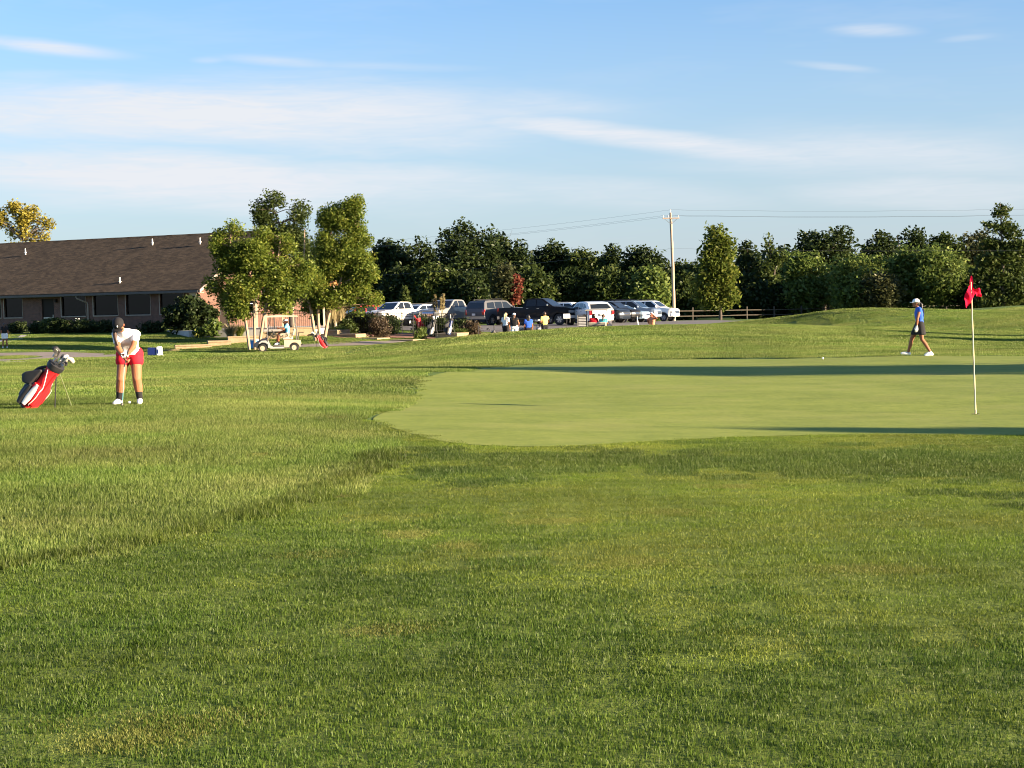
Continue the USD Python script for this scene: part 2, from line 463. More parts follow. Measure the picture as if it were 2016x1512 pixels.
def sheet(poly, lift, step=0.5):
    """A sheet over the terrain, lifted by a few millimetres."""
    poly = poly.buffer(0)
    minx, miny, maxx, maxy = poly.bounds
    gx, gy = np.meshgrid(np.arange(minx, maxx, step), np.arange(miny, maxy, step))
    pts = np.stack([gx.ravel(), gy.ravel()], 1)
    inner = poly.buffer(-step * 0.35)
    pts = pts[shapely.contains_xy(inner, pts[:, 0], pts[:, 1])] if not inner.is_empty else np.zeros((0, 2))
    edge = []
    for g in getattr(poly, 'geoms', [poly]):
        for ringline in [g.exterior, *g.interiors]:
            L = ringline.length
            edge += [ringline.interpolate(t).coords[0] for t in np.linspace(0, L, max(8, int(L / (step * 0.6))), endpoint=False)]
    pts = np.vstack([pts, np.array(edge)])
    tri = Delaunay(pts).simplices
    c = pts[tri].mean(1)
    tri = tri[shapely.contains_xy(poly, c[:, 0], c[:, 1])]
    a, b, cc = pts[tri[:, 0]], pts[tri[:, 1]], pts[tri[:, 2]]
    area = (b[:, 0] - a[:, 0]) * (cc[:, 1] - a[:, 1]) - (b[:, 1] - a[:, 1]) * (cc[:, 0] - a[:, 0])
    tri = tri[np.abs(area) > 1e-7]; area = area[np.abs(area) > 1e-7]
    tri[area < 0] = tri[area < 0][:, ::-1]
    z = ground(pts[:, 0], pts[:, 1]) + lift
    return (np.column_stack([pts, z]), tri)


def structure(name, mesh, mat_, label, smooth=True):
    return tag(obj(name, mesh, mat_, None, smooth), label, kind='structure')


ROUGH_D, ROUGH_M, ROUGH_L = (0.0513, 0.0900, 0.0170), (0.0969, 0.1500, 0.0290), (0.1710, 0.2280, 0.0540)
grass_sheet('rough_ground', ROUGH_D, ROUGH_M, ROUGH_L, 0.45, 5.0, 1.0, streak=(0.6, 1, 1), mixbig=0.55)
grass_sheet('apron_ground', (0.06, 0.095, 0.015), (0.115, 0.155, 0.024), (0.17, 0.205, 0.04), 0.6, 12.0, 0.9, mixbig=0.5)
mat('green_ground', {'g': ('geometry', {}), 'mp': ('mapping', {'scale': (0.6, 1.0, 1.0)}), 'n1': ('noise_texture', {'scale': 1.1, 'detail': 8.0, 'roughness': 0.72}), 'n2': ('noise_texture', {'scale': 7.0, 'detail': 4.0, 'roughness': 0.7}), 'mf': ('mix_float', {'fac': 0.62}),
    'r': ('rgb_ramp', {'ramp': [(0.30, (0.112, 0.152, 0.022)), (0.5, (0.190, 0.234, 0.039)), (0.70, (0.262, 0.292, 0.060))]}),
    'n3': ('noise_texture', {'scale': 0.35, 'detail': 4.0, 'roughness': 0.6}), 'k3': ('map_range', {'from_min': 0.5, 'from_max': 0.72, 'to_max': 0.55, 'clamp': True}), 'mx': ('mix_color', {'b': (0.26, 0.265, 0.075)}),
    'v': ('voronoi_texture', {'scale': 0.9, 'randomness': 1.0}), 'kv': ('map_range', {'from_min': 0.035, 'from_max': 0.06, 'to_min': 0.55, 'to_max': 0.0, 'clamp': True}), 'mv': ('mix_color', {'b': (0.11, 0.105, 0.03)}),
    'w': ('wave_texture', {'wave_type': 'bands', 'bands_direction': 'diagonal', 'scale': 0.16, 'distortion': 0.6, 'detail': 1.0}), 'kw': ('map_range', {'from_min': 0.35, 'from_max': 0.65, 'to_min': 0.985, 'to_max': 1.015, 'clamp': True}), 'mw': ('mix_color', {'blend_type': 'multiply', 'fac': 1.0}),
    'b': ('bump', {'strength': 0.35, 'distance': 0.02}), 'p': ('principled_bsdf', {'roughness': 0.85, 'specular_ior_level': 0.15})},
    [('g.position', 'mp.vector'), ('mp.vector', 'n1.vector'), ('g.position', 'n2.vector'), ('n2.fac', 'mf.a'), ('n1.fac', 'mf.b'), ('mf.result', 'r.fac'), ('g.position', 'n3.vector'), ('n3.fac', 'k3.value'), ('r.color', 'mx.a'), ('k3.result', 'mx.fac'),
     ('g.position', 'v.vector'), ('v.distance', 'kv.value'), ('mx.result', 'mv.a'), ('kv.result', 'mv.fac'), ('g.position', 'w.vector'), ('w.fac', 'kw.value'), ('mv.result', 'mw.a'), ('kw.result', 'mw.b'), ('mw.result', 'p.base_color'), ('n2.fac', 'b.height'), ('b.normal', 'p.normal')])
plain('asphalt', (0.11, 0.10, 0.095), 0.9, noise=0.3, scale=3, bump=0.3)
plain('path_asphalt', (0.20, 0.165, 0.14), 0.9, noise=0.25, scale=2, bump=0.3)
plain('concrete', (0.36, 0.34, 0.31), 0.9, noise=0.15, scale=2, bump=0.2)
plain('mulch', (0.26, 0.12, 0.07), 0.95, noise=0.4, scale=30, bump=0.8, bscale=30)

structure('ground', terrain_mesh(), 'rough_ground', 'mown rough grass ground rolling away to the tree line')

GREEN_PX = [(738, 822), (800, 795), (822, 768), (815, 751), (860, 738), (1000, 722), (1300, 709), (1650, 704), (2016, 701), (2250, 700), (2400, 760), (2300, 840), (2016, 858), (1750, 857), (1500, 860), (1300, 869), (1130, 879), (1000, 880), (880, 871), (800, 852), (752, 836)]
GREEN = Polygon(smooth_poly([hit(*p)[:2] for p in GREEN_PX], 10)).buffer(0)
APRON_PX = [(-700, 1215), (-250, 1160), (0, 1128), (250, 1082), (480, 1020), (620, 985), (720, 940), (770, 890), (752, 850), (740, 826)]
_ap = [hit(*p)[:2] for p in APRON_PX]
_ap = list(smooth_line(_ap, 8))
APRON = Polygon(_ap + [(0.2, 24.5), (3, 27), (14, 27), (20, 26), (24, 18), (24, -8), (-8, -8), (-8, 6)]).buffer(0)
APRON = APRON.difference(GREEN.buffer(-0.3))
structure('apron', sheet(APRON, 0.004, 0.4), 'apron_ground', 'short mown apron grass in front of the putting green')
structure('putting_green', sheet(GREEN, 0.008, 0.4), 'green_ground', 'smooth closely mown pale putting green')

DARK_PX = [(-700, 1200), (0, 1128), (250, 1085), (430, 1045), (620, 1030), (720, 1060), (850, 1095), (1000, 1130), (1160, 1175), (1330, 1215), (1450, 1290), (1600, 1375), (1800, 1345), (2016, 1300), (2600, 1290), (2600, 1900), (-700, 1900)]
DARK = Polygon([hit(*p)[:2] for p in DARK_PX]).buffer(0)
# worn or paler spots: photo centre, half width and half height in pixels
SPOTS = [(1255, 1110, 75, 12), (800, 1056, 50, 8), (640, 1094, 60, 7), (1090, 1030, 70, 6), (520, 897, 28, 5), (330, 1440, 170, 22), (250, 1475, 120, 14), (760, 1242, 90, 9), (1320, 1012, 60, 5), (900, 1075, 40, 6), (1700, 1128, 90, 6), (480, 1010, 40, 6), (1450, 960, 60, 4)]
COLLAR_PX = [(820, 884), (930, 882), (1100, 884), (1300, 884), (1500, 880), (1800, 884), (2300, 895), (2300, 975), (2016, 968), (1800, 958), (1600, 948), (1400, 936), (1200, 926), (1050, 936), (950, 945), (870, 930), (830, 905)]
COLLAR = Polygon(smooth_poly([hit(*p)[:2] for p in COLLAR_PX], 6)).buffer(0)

# ------------------------------------------------------------------ grass blades (instanced patches)
rng = np.random.default_rng(7)


def blade_patch(n, size, hlo, hhi, wlo, whi, lean, seed, seg=2):
    r = np.random.default_rng(seed)
    x, y = r.uniform(-size / 2, size / 2, n), r.uniform(-size / 2, size / 2, n)
    h, w = r.uniform(hlo, hhi, n) * r.choice([1, 1, 1, .6, 1.25], n), r.uniform(wlo, whi, n)
    az, face = r.uniform(0, 2 * PI, n), r.uniform(0, 2 * PI, n)
    ln = np.abs(r.normal(0, lean, n)) + 0.08
    d = np.stack([np.cos(az), np.sin(az)], 1)
    s = np.stack([np.cos(face), np.sin(face)], 1)
    b = np.stack([x, y], 1)
    tint = np.clip(r.normal(0.5, 0.22, n), 0, 1)
    V, Fc = [], []
    # base pair, middle pair, tip
    mid = b + d * (h * ln * 0.35)[:, None]
    tip = b + d * (h * ln)[:, None]
    zc = np.sqrt(np.maximum(1 - np.minimum(ln, .95) ** 2, 0.1))
    V = np.stack([np.column_stack([b - s * (w / 2)[:, None], np.full(n, -.004)]), np.column_stack([b + s * (w / 2)[:, None], np.full(n, -.004)]),
                  np.column_stack([mid - s * (w * .42)[:, None], h * zc * .58]), np.column_stack([mid + s * (w * .42)[:, None], h * zc * .58]),
                  np.column_stack([tip, h * zc])], 1).reshape(-1, 3)
    k = np.arange(n)[:, None] * 5
    F = np.concatenate([k + [0, 1, 3], k + [0, 3, 2], k + [2, 3, 4]], 0)
    return V, F, np.repeat(tint, 5)


def scatter(name, label, material, protos, pts, scales, kindname='grass'):
    """One stuff object: a PointInstancer of grass patches at pts (n, 2)."""
    path = unique('/World/' + name)
    pi = UsdGeom.PointInstancer.Define(stage, path)
    for k, (V, F, tint) in enumerate(protos):
        m = usdkit.mesh(stage, f'{path}/patches/tuft_{k:03d}' if k else f'{path}/patches/tuft', (V, F), M[material])
        primvar(m, 'tint', np.repeat(tint[:, None], 3, 1))
        pi.CreatePrototypesRel().AddTarget(m.GetPath())
    n = len(pts)
    r = np.random.default_rng(n)
    e = 0.3
    z = ground(pts[:, 0], pts[:, 1])
    gx = (ground(pts[:, 0] + e, pts[:, 1]) - z) / e
    gy = (ground(pts[:, 0], pts[:, 1] + e) - z) / e
    a = r.uniform(0, 2 * PI, n)
    # quaternion: tilt to the ground's normal after a spin
    nrm = np.stack([-gx, -gy, np.ones(n)], 1); nrm /= np.linalg.norm(nrm, axis=1, keepdims=True)
    q1 = np.stack([1 + nrm[:, 2], -nrm[:, 1], nrm[:, 0], np.zeros(n)], 1); q1 /= np.linalg.norm(q1, axis=1, keepdims=True)
    q2 = np.stack([np.cos(a / 2), np.zeros(n), np.zeros(n), np.sin(a / 2)], 1)
    w = q1[:, 0] * q2[:, 0] - q1[:, 3] * q2[:, 3]
    xx = q1[:, 1] * q2[:, 0] + q1[:, 2] * q2[:, 3]
    yy = q1[:, 2] * q2[:, 0] - q1[:, 1] * q2[:, 3]
    zz = q1[:, 0] * q2[:, 3]
    pi.CreatePositionsAttr(Vt.Vec3fArray.FromNumpy(np.column_stack([pts, z]).astype(np.float32)))
    pi.CreateOrientationsAttr(Vt.QuathArray([Gf.Quath(float(p), float(q), float(s), float(t)) for p, q, s, t in zip(w, xx, yy, zz)]))
    sc = np.broadcast_to(np.asarray(scales, float), (n,)) * r.uniform(.85, 1.15, n)
    pi.CreateScalesAttr(Vt.Vec3fArray.FromNumpy(np.column_stack([np.ones(n), np.ones(n), sc]).astype(np.float32)))
    pi.CreateProtoIndicesAttr(Vt.IntArray.FromNumpy(r.integers(0, len(protos), n).astype(np.int32)))
    tag(pi.GetPrim(), label, kindname, kind='stuff')


def cells(size, d0, d1, margin, inside, jitter=0.12):
    xs = np.arange(-60, 60, size)
    ys = np.arange(d0, d1, size)
    X, Y = np.meshgrid(xs, ys)
    p = np.stack([X.ravel(), Y.ravel()], 1)
    p = p[np.abs(p[:, 0]) < p[:, 1] * (1008 / FPX) + margin]
    p = p + np.random.default_rng(int(d0 * 100 + size * 10)).uniform(-jitter, jitter, p.shape) * size
    return p[inside(p)]


G_LUSH = [(0.0, (0.0404, 0.0814, 0.0119)), (0.5, (0.0981, 0.1650, 0.0226)), (1.0, (0.2050, 0.2706, 0.0583))]
G_DRY = [(0.0, (0.0753, 0.1034, 0.0214)), (0.5, (0.1701, 0.2112, 0.0462)), (1.0, (0.3206, 0.3366, 0.1164))]
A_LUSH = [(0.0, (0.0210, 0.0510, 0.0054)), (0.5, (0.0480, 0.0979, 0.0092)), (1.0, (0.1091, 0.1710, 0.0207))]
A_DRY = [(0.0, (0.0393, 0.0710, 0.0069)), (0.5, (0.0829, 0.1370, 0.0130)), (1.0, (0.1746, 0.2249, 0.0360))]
blade_mat('rough_blades', G_LUSH, G_DRY, 0.45)
blade_mat('apron_blades', A_LUSH, A_DRY, 0.55)
blade_mat('fairway_blades', [(0.0, (0.026, 0.055, 0.005)), (0.5, (0.090, 0.152, 0.011)), (1.0, (0.19, 0.265, 0.028))], [(0.0, (0.058, 0.080, 0.009)), (0.5, (0.160, 0.196, 0.024)), (1.0, (0.30, 0.315, 0.06))], 0.75, spots=.66)
blade_mat('dry_blades', [(0.0, (0.11, 0.13, 0.022)), (0.5, (0.165, 0.195, 0.038)), (1.0, (0.27, 0.285, 0.08))], [(0.0, (0.12, 0.13, 0.028)), (0.5, (0.19, 0.205, 0.048)), (1.0, (0.30, 0.30, 0.095))], 0.6, wear=(0.20, 0.20, 0.055))
blade_mat('shaded_edge_blades', [(0.0, (0.0212, 0.0432, 0.0047)), (0.5, (0.0636, 0.1020, 0.0109)), (1.0, (0.1387, 0.1814, 0.0312))], [(0.0, (0.0367, 0.0562, 0.0078)), (0.5, (0.1020, 0.1339, 0.0187)), (1.0, (0.1958, 0.2246, 0.0508))], 0.6)  # darker than the rough: the lip's shade is put into these ramps
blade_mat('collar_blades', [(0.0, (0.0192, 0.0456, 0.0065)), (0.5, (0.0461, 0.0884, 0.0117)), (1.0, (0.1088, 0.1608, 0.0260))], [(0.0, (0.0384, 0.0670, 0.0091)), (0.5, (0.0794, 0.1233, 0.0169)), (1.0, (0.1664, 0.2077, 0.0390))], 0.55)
_gb, _ab = GREEN.buffer(0.06), APRON.buffer(-0.05)
PATHS = []


def in_rough(p):
    ok = ~shapely.contains_xy(_gb, p[:, 0], p[:, 1]) & ~shapely.contains_xy(_ab, p[:, 0], p[:, 1])
    for s in PATHS:
        ok &= ~shapely.contains_xy(s, p[:, 0], p[:, 1])
    return ok


def in_apron(p):
    return shapely.contains_xy(_ab, p[:, 0], p[:, 1]) & ~shapely.contains_xy(_gb, p[:, 0], p[:, 1])

# ------------------------------------------------------------------ paths and the car park
def px_poly(pts):
    return Polygon([hit(*p)[:2] for p in pts]).buffer(0)


def world_poly(pts):
    return Polygon(pts).buffer(0)


CART_PATH = Polygon(smooth_poly([hit(*p)[:2] for p in [(-300, 700), (0, 696), (120, 694), (215, 697), (250, 700.5), (215, 704.5), (120, 706.5), (60, 711), (0, 714), (-300, 720)]], 5)).buffer(0)
_isl = Polygon(smooth_poly([hit(*p)[:2] for p in [(-60, 702), (0, 700.5), (60, 700.5), (85, 703), (50, 706.5), (0, 708), (-60, 709)]], 5)).buffer(0)
CART_PATH = CART_PATH.difference(_isl)
LANE = Polygon([(-13, 87.2), (-9.8, 87.4), (-6.5, 88.5), (-3, 90.3), (3, 91.6), (10, 92.2), (10, 94.4), (3, 93.8), (-4, 92.8), (-8, 90.8), (-11, 89.4), (-14, 88.6)])
CAR_PARK = world_poly([(-15, 112), (-6, 104.5), (4, 103), (15, 106), (18, 122), (17, 150), (-16, 150)])
WALKWAY = Polygon(smooth_poly([hit(*p)[:2] for p in [(-120, 672), (15, 669), (45, 658), (60, 657), (48, 663), (30, 672), (-120, 683)]], 4)).buffer(0)
BED = world_poly([(-9.5, 93.0), (-4, 95.2), (2, 96.5), (2, 101.5), (-5, 102.5), (-12, 101), (-12, 95)])
for s_, n_, m_, l_ in ((CART_PATH, 'cart_path', 'path_asphalt', 'worn brown asphalt cart path at left behind the golf bag'), (LANE, 'cart_lane', 'path_asphalt', 'narrow cart path passing behind the parked golf cart'),
                       (CAR_PARK, 'car_park', 'asphalt', 'asphalt car park full of vehicles'), (WALKWAY, 'walkway', 'concrete', 'pale concrete walkway up to the clubhouse'), (BED, 'mulch_bed', 'mulch', 'red brown mulch bed before the car park')):
    structure(n_, sheet(s_, 0.012, 0.6), m_, l_)
    PATHS.append(s_.buffer(0.05))

# ------------------------------------------------------------------ clubhouse
BROT = rad(-26.0)
BC = at(393, 640, 109.5)
BZ = 0.56
BC = np.array([BC[0], BC[1], BZ])
_bx, _by = np.array([math.cos(BROT), math.sin(BROT)]), np.array([-math.sin(BROT), math.cos(BROT)])
BL, BW, EAVE, RIDGE = 36.0, 14.0, 2.78, 6.85


def facade_x(px):
    """Local x along the facade of a photo column."""
    r = ray(px, 600)
    A = np.array([[_bx[0], -r[0]], [_bx[1], -r[1]]])
    return float(np.linalg.solve(A, CAM[:2] - BC[:2])[0])


mat('brick', {'t': ('texture_coordinate', {}), 's': ('separate_xyz', {}), 'a': ('math', {'math_type': 'add'}), 'c': ('combine_xyz', {}),
              'b': ('brick_texture', {'scale': 1.0, 'brick_width': 0.215, 'row_height': 0.075, 'mortar_size': 0.009, 'color1': (0.140, 0.056, 0.034), 'color2': (0.095, 0.042, 0.028), 'mortar': (0.125, 0.094, 0.074), 'bias': 0.0}),
              'n': ('noise_texture', {'scale': 4.0, 'detail': 6.0, 'roughness': 0.7}), 'mr': ('map_range', {'from_min': .3, 'from_max': .7, 'to_min': .65, 'to_max': 1.3}), 'mx': ('mix_color', {'blend_type': 'multiply', 'fac': 1.0}),
              'bp': ('bump', {'strength': 0.4, 'distance': 0.01, 'invert': True}), 'p': ('principled_bsdf', {'roughness': 0.9})},
    [('t.object', 's.vector'), ('s.x', 'a.value1'), ('s.y', 'a.value2'), ('a.value', 'c.x'), ('s.z', 'c.y'), ('c.vector', 'b.vector'), ('t.object', 'n.vector'), ('n.fac', 'mr.value'), ('b.color', 'mx.a'), ('mr.result', 'mx.b'),
     ('mx.result', 'p.base_color'), ('b.fac', 'bp.height'), ('bp.normal', 'p.normal')])
mat('shingle', {'t': ('texture_coordinate', {}), 's': ('separate_xyz', {}), 'mu': ('math', {'math_type': 'multiply', 'value2': 1.14}), 'c': ('combine_xyz', {}),
                'b': ('brick_texture', {'scale': 1.0, 'brick_width': 0.33, 'row_height': 0.145, 'mortar_size': 0.006, 'color1': (0.080, 0.058, 0.037), 'color2': (0.040, 0.030, 0.020), 'mortar': (0.03, 0.026, 0.024), 'bias': -0.1}),
                'n': ('noise_texture', {'scale': 1.3, 'detail': 9.0, 'roughness': 0.75}), 'mr': ('map_range', {'from_min': .3, 'from_max': .7, 'to_min': .6, 'to_max': 1.4}), 'mx': ('mix_color', {'blend_type': 'multiply', 'fac': 1.0}),
                'n2': ('noise_texture', {'scale': 26.0, 'detail': 4.0}), 'bp': ('bump', {'strength': 0.7, 'distance': 0.02}), 'p': ('principled_bsdf', {'roughness': 0.95, 'specular_ior_level': 0.2})},
    [('t.object', 's.vector'), ('s.x', 'c.x'), ('s.y', 'mu.value1'), ('mu.value', 'c.y'), ('c.vector', 'b.vector'), ('t.object', 'n.vector'), ('n.fac', 'mr.value'), ('b.color', 'mx.a'), ('mr.result', 'mx.b'),
     ('mx.result', 'p.base_color'), ('t.object', 'n2.vector'), ('n2.fac', 'bp.height'), ('bp.normal', 'p.normal')])
mat('window_glass', {'f': ('fresnel', {'IOR': 1.3}), 't': ('transparent_bsdf', {'color': (0.14, 0.14, 0.13)}), 'g': ('glossy_bsdf', {'roughness': 0.01, 'color': (0.95, 0.95, 0.95)}), 'm': ('mix_closure', {})},
    [('f.fac', 'm.fac'), ('t.BSDF', 'm.closure1'), ('g.BSDF', 'm.closure2')], 'm.closure')
plain('tan_trim', (0.30, 0.25, 0.2), 0.7, spec=.2)
plain('gutter_brown', (0.095, 0.085, 0.075), 0.7, spec=.2)
plain('white_paint', (0.78, 0.77, 0.74), 0.5, noise=0.06)
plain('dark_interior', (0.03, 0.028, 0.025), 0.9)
plain('door_brown', (0.02, 0.014, 0.011), 0.5, spec=.15)
plain('reflected_sky_teal', (0.40, 0.52, 0.52), 0.7)  # flat colour for the sky mirrored in one window
plain('steel', (0.55, 0.55, 0.55), 0.3, metallic=0.9)
plain('orange_wood', (0.40, 0.20, 0.07), 0.7, noise=0.3)
plain('pale_paper', (0.5, 0.5, 0.48), 0.7)

plain('vent_white', (.5, .48, .45), .6)
bt = thing('clubhouse', 'long low brick clubhouse with brown shingle gable roof', 'building', BC, BROT)
win_px = [(-96, -46), (-34, 2), (8, 44), (121, 169), (184, 232), (248, 296), (315, 362)]
WZ0, WZ1 = 1.12, 2.66
wins = [(facade_x(a), facade_x(b)) for a, b in win_px]
d0, d1 = facade_x(82), facade_x(106)
wall = m3.Manifold.cube((BL, 0.25, EAVE)).translate((-BL, 0, -0.0))
wall += m3.Manifold.cube((BL, 0.25, EAVE)).translate((-BL, BW - 0.25, 0))
gab = Polygon([(0.25, 0), (BW - 0.25, 0), (BW - 0.25, EAVE), (BW / 2, RIDGE - 0.22), (0.25, EAVE)])
for x_ in (-0.125, -BL + 0.125):
    wall += cs_extrude(gab, 0.25, 'x', x_)
for a, b in wins:
    wall -= m3.Manifold.cube((b - a, 0.8, WZ1 - WZ0)).translate((a, -0.3, WZ0))
wall -= m3.Manifold.cube((d1 - d0, 0.8, 2.36)).translate((d0, -0.3, 0.02))
GW = (5.2, 6.5)
wall -= m3.Manifold.cube((0.8, GW[1] - GW[0], 1.35)).translate((-0.5, GW[0], 1.05))
GD = (2.3, 3.4)
wall -= m3.Manifold.cube((0.8, GD[1] - GD[0], 2.2)).translate((-0.5, GD[0], 0.02))
obj('wall', to_tm(wall), 'brick', bt, False)
obj('foundation', bx(-BL - .05, 0.05, -0.05, BW + .05, -1.0, -0.003), 'concrete', bt, False)
# ceiling keeps the rooms dark
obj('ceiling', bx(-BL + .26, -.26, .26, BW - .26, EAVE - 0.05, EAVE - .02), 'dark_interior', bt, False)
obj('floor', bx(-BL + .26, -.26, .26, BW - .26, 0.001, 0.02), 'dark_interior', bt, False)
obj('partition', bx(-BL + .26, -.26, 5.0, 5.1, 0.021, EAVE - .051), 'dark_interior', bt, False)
sl = (RIDGE - EAVE) / (BW / 2)
roof_poly = Polygon([(-0.55, EAVE - 0.55 * sl + 0.26), (BW / 2, RIDGE), (BW + 0.55, EAVE - 0.55 * sl + 0.26), (BW + 0.55, EAVE - 0.55 * sl + 0.08), (BW / 2, RIDGE - 0.2), (-0.55, EAVE - 0.55 * sl + 0.08)])
rf = extrude(roof_poly, BL + 1.0, 'x', -BL / 2)
roof = obj('roof', rf, 'shingle', bt, False)
obj('ridge_cap', extrude(Polygon([(BW / 2 - .16, RIDGE - .16 * sl + .012), (BW / 2, RIDGE + .035), (BW / 2 + .16, RIDGE - .16 * sl + .012), (BW / 2, RIDGE + .004)]), BL + 1.0, 'x', -BL / 2), 'shingle', roof, False)
for s_ in (0, 1):    # rake boards on the gable end
    y0, y1 = (-0.56, BW / 2) if s_ == 0 else (BW / 2, BW + 0.56)
    z0, z1 = (EAVE - 0.55 * sl, RIDGE - .2) if s_ == 0 else (RIDGE - .2, EAVE - 0.55 * sl)
    obj('rake_board', extrude(Polygon([(y0, z0 + .02), (y1, z1 + .02), (y1, z1 + .24), (y0, z0 + .24)]), 0.03, 'x', 0.517), 'tan_trim', roof, False)
ez = EAVE - 0.55 * sl
obj('soffit', bx(-BL - .45, .45, -0.53, -0.003, ez + 0.03, ez + 0.06), 'tan_trim', bt, False)
g = Polygon([(-0.70, ez + .06), (-0.67, ez + .03), (-.555, ez + .03), (-.555, ez + .2), (-.57, ez + .2), (-.57, ez + .05), (-.66, ez + .05), (-.68, ez + .2), (-.70, ez + .2)])
obj('gutter', extrude(g, BL + 0.9, 'x', -BL / 2), 'gutter_brown', bt, False)
for px_ in (174, -120):
    xd = facade_x(px_)
    obj('downspout', tube([(xd - .55, -.62, ez + .02), (xd - .5, -.6, ez - .12), (xd - .05, -.08, ez - .42), (xd, -.07, ez - .55), (xd, -.07, .25), (xd, -.2, .1)], .05, 6), 'tan_trim', bt)
for k, (a, b) in enumerate(wins):
    w = obj('window', cat_(bx(a, b, .10, .16, WZ0, WZ0 + .05), bx(a, b, .10, .16, WZ1 - .05, WZ1), bx(a, a + .05, .10, .16, WZ0 + .05, WZ1 - .05), bx(b - .05, b, .10, .16, WZ0 + .05, WZ1 - .05)), 'door_brown', bt, False)
    obj('pane', bx(a + .05, b - .05, .125, .135, WZ0 + .05, WZ1 - .05), 'window_glass', w, False)
    obj('casing', cat_(bx(a - .07, a, -.02, .09, WZ0 - .07, WZ1), bx(b, b + .03, -.02, .09, WZ0 - .07, WZ1)), 'tan_trim', w, False)
    obj('sill', bx(a, b, -.045, .098, WZ0 - .07, WZ0), 'tan_trim', w, False)
    if k == 5:  # stepped sheet stands in for sky mirrored in this pane
        W_ = b - a
        pp = Polygon([(a + .12, 2.42), (b - .08, 2.42), (b - .08, 1.92), (b - .28, 1.92), (b - .34, 1.68), (a + .42, 1.68), (a + .38, 1.86), (a + .12, 1.9)])
        obj('sky_reflection_sheet', extrude(pp, .004, 'y', .20), 'reflected_sky_teal', w, False, 'pale teal sheet standing in for sky reflected in the pane')
dr = obj('door', bx(d0 + .06, d1 - .06, .08, .13, .03, 2.30), 'door_brown', bt, False)
obj('push_bar', bx(d0 + .12, d1 - .12, .03, .06, 1.0, 1.06), 'steel', dr, False)
obj('handle', bx(d1 - .14, d1 - .11, .02, .078, 1.0, 1.25), 'steel', dr, False)
obj('door_frame', cat_(bx(d0, d0 + .055, .04, .16, .02, 2.38), bx(d1 - .055, d1, .04, .16, .02, 2.38), bx(d0 + .055, d1 - .055, .04, .16, 2.31, 2.38)), 'door_brown', dr, False)
xl = facade_x(112)
lt = obj('wall_lamp', cat_(bx(xl - .07, xl + .07, -.05, -.003, 2.1, 2.36), rbox(xl, -.13, 2.22, .16, .16, .24, .03)), 'door_brown', bt, False)
# notice board near the corner
n0, n1 = facade_x(373), facade_x(388)
nb = obj('notice_board', bx(n0, n1, -.045, -.003, 1.95, 2.55), 'tan_trim', bt, False)
obj('notice', bx(n0 + .05, n1 - .05, -.052, -.046, 2.0, 2.5), 'pale_paper', nb, False)
# gable end window and door; darker navy patch on the back of the blue shirt
w = obj('window', cat_(bx(-.16, -.1, GW[0], GW[1], 1.05, 1.11), bx(-.16, -.1, GW[0], GW[1], 2.34, 2.40), bx(-.16, -.1, GW[0], GW[0] + .06, 1.11, 2.34), bx(-.16, -.1, GW[1] - .06, GW[1], 1.11, 2.34), bx(-.15, -.11, GW[0] + .06, GW[1] - .06, 1.7, 1.74)), 'white_paint', bt, False)
obj('pane', bx(-.135, -.125, GW[0] + .06, GW[1] - .06, 1.11, 2.34), 'window_glass', w, False)
dr = obj('door', bx(-.13, -.08, GD[0] + .06, GD[1] - .06, .03, 2.16), 'door_brown', bt, False)
obj('handle', bx(-.076, -.03, GD[0] + .12, GD[0] + .15, 1.0, 1.2), 'steel', dr, False)
# plumbing vents on the roof slope
for px_, py_ in ((50, 499), (300, 480), (394, 478), (236, 556), (-60, 505)):
    r = ray(px_, py_)
    rl = np.array([r[:2] @ _bx, r[:2] @ _by, r[2]])
    ol = np.array([(CAM - BC)[:2] @ _bx, (CAM - BC)[:2] @ _by, CAM[2] - BZ])
    # plane z = EAVE - .55 sl + .26 + (y + .55) sl
    t = (EAVE + .26 + ol[1] * sl - ol[2]) / (rl[2] - rl[1] * sl)
    p = ol + t * rl
    obj('vent_pipe', cat_(cyl(.055, .46, (p[0], p[1], p[2] + .13), sections=12), cyl(.11, .05, (p[0], p[1], p[2] + .06), sections=12)), 'vent_white', bt)

# small white utility sign on a stake by the bushes
p = at(153, 650, 108)
us = thing('utility_sign', 'small white sign on a stake before the brick wall', 'sign', (p[0], p[1], gz(p[0], p[1])))
obj('board', rbox(0, 0, .82, .28, .03, .26, .01), 'white_paint', us)
obj('stake', cyl(.025, .8, (0, .03, .35), sections=8), 'tan_trim', us)

# ------------------------------------------------------------------ terrace, walls, pergola, iron fence
PATIO_Z = 0.62
_tp = Polygon([(-19.3, 97.5), (-16.2, 96.6), (-14.6, 96.4), (-12.2, 96.4), (-11.2, 98), (-9.5, 103), (-11, 113), (-18.2, 117.5), (-21.0, 110), (-22, 104)])
structure('patio', extrude(_tp, 1.2, 'z', PATIO_Z - .6), 'concrete', 'raised concrete patio beside the clubhouse', False)
PATHS.append(_tp.buffer(.1))
mat('stone_block', {'t': ('texture_coordinate', {}), 'n': ('noise_texture', {'scale': 5.0, 'detail': 6.0, 'roughness': .7}), 'r': ('rgb_ramp', {'ramp': [(.3, (.20, .145, .085)), (.7, (.31, .235, .145))]}),
                    'b': ('bump', {'strength': .5, 'distance': .02}), 'p': ('principled_bsdf', {'roughness': .95})}, [('t.object', 'n.vector'), ('n.fac', 'r.fac'), ('r.color', 'p.base_color'), ('n.fac', 'b.height'), ('b.normal', 'p.normal')])
wl = thing('retaining_wall', 'tan block retaining wall stepping up left of the cart', 'wall', (0, 0, 0))
wr = thing('retaining_wall', 'tan block wall stepping down right of the birches', 'wall', (0, 0, 0))


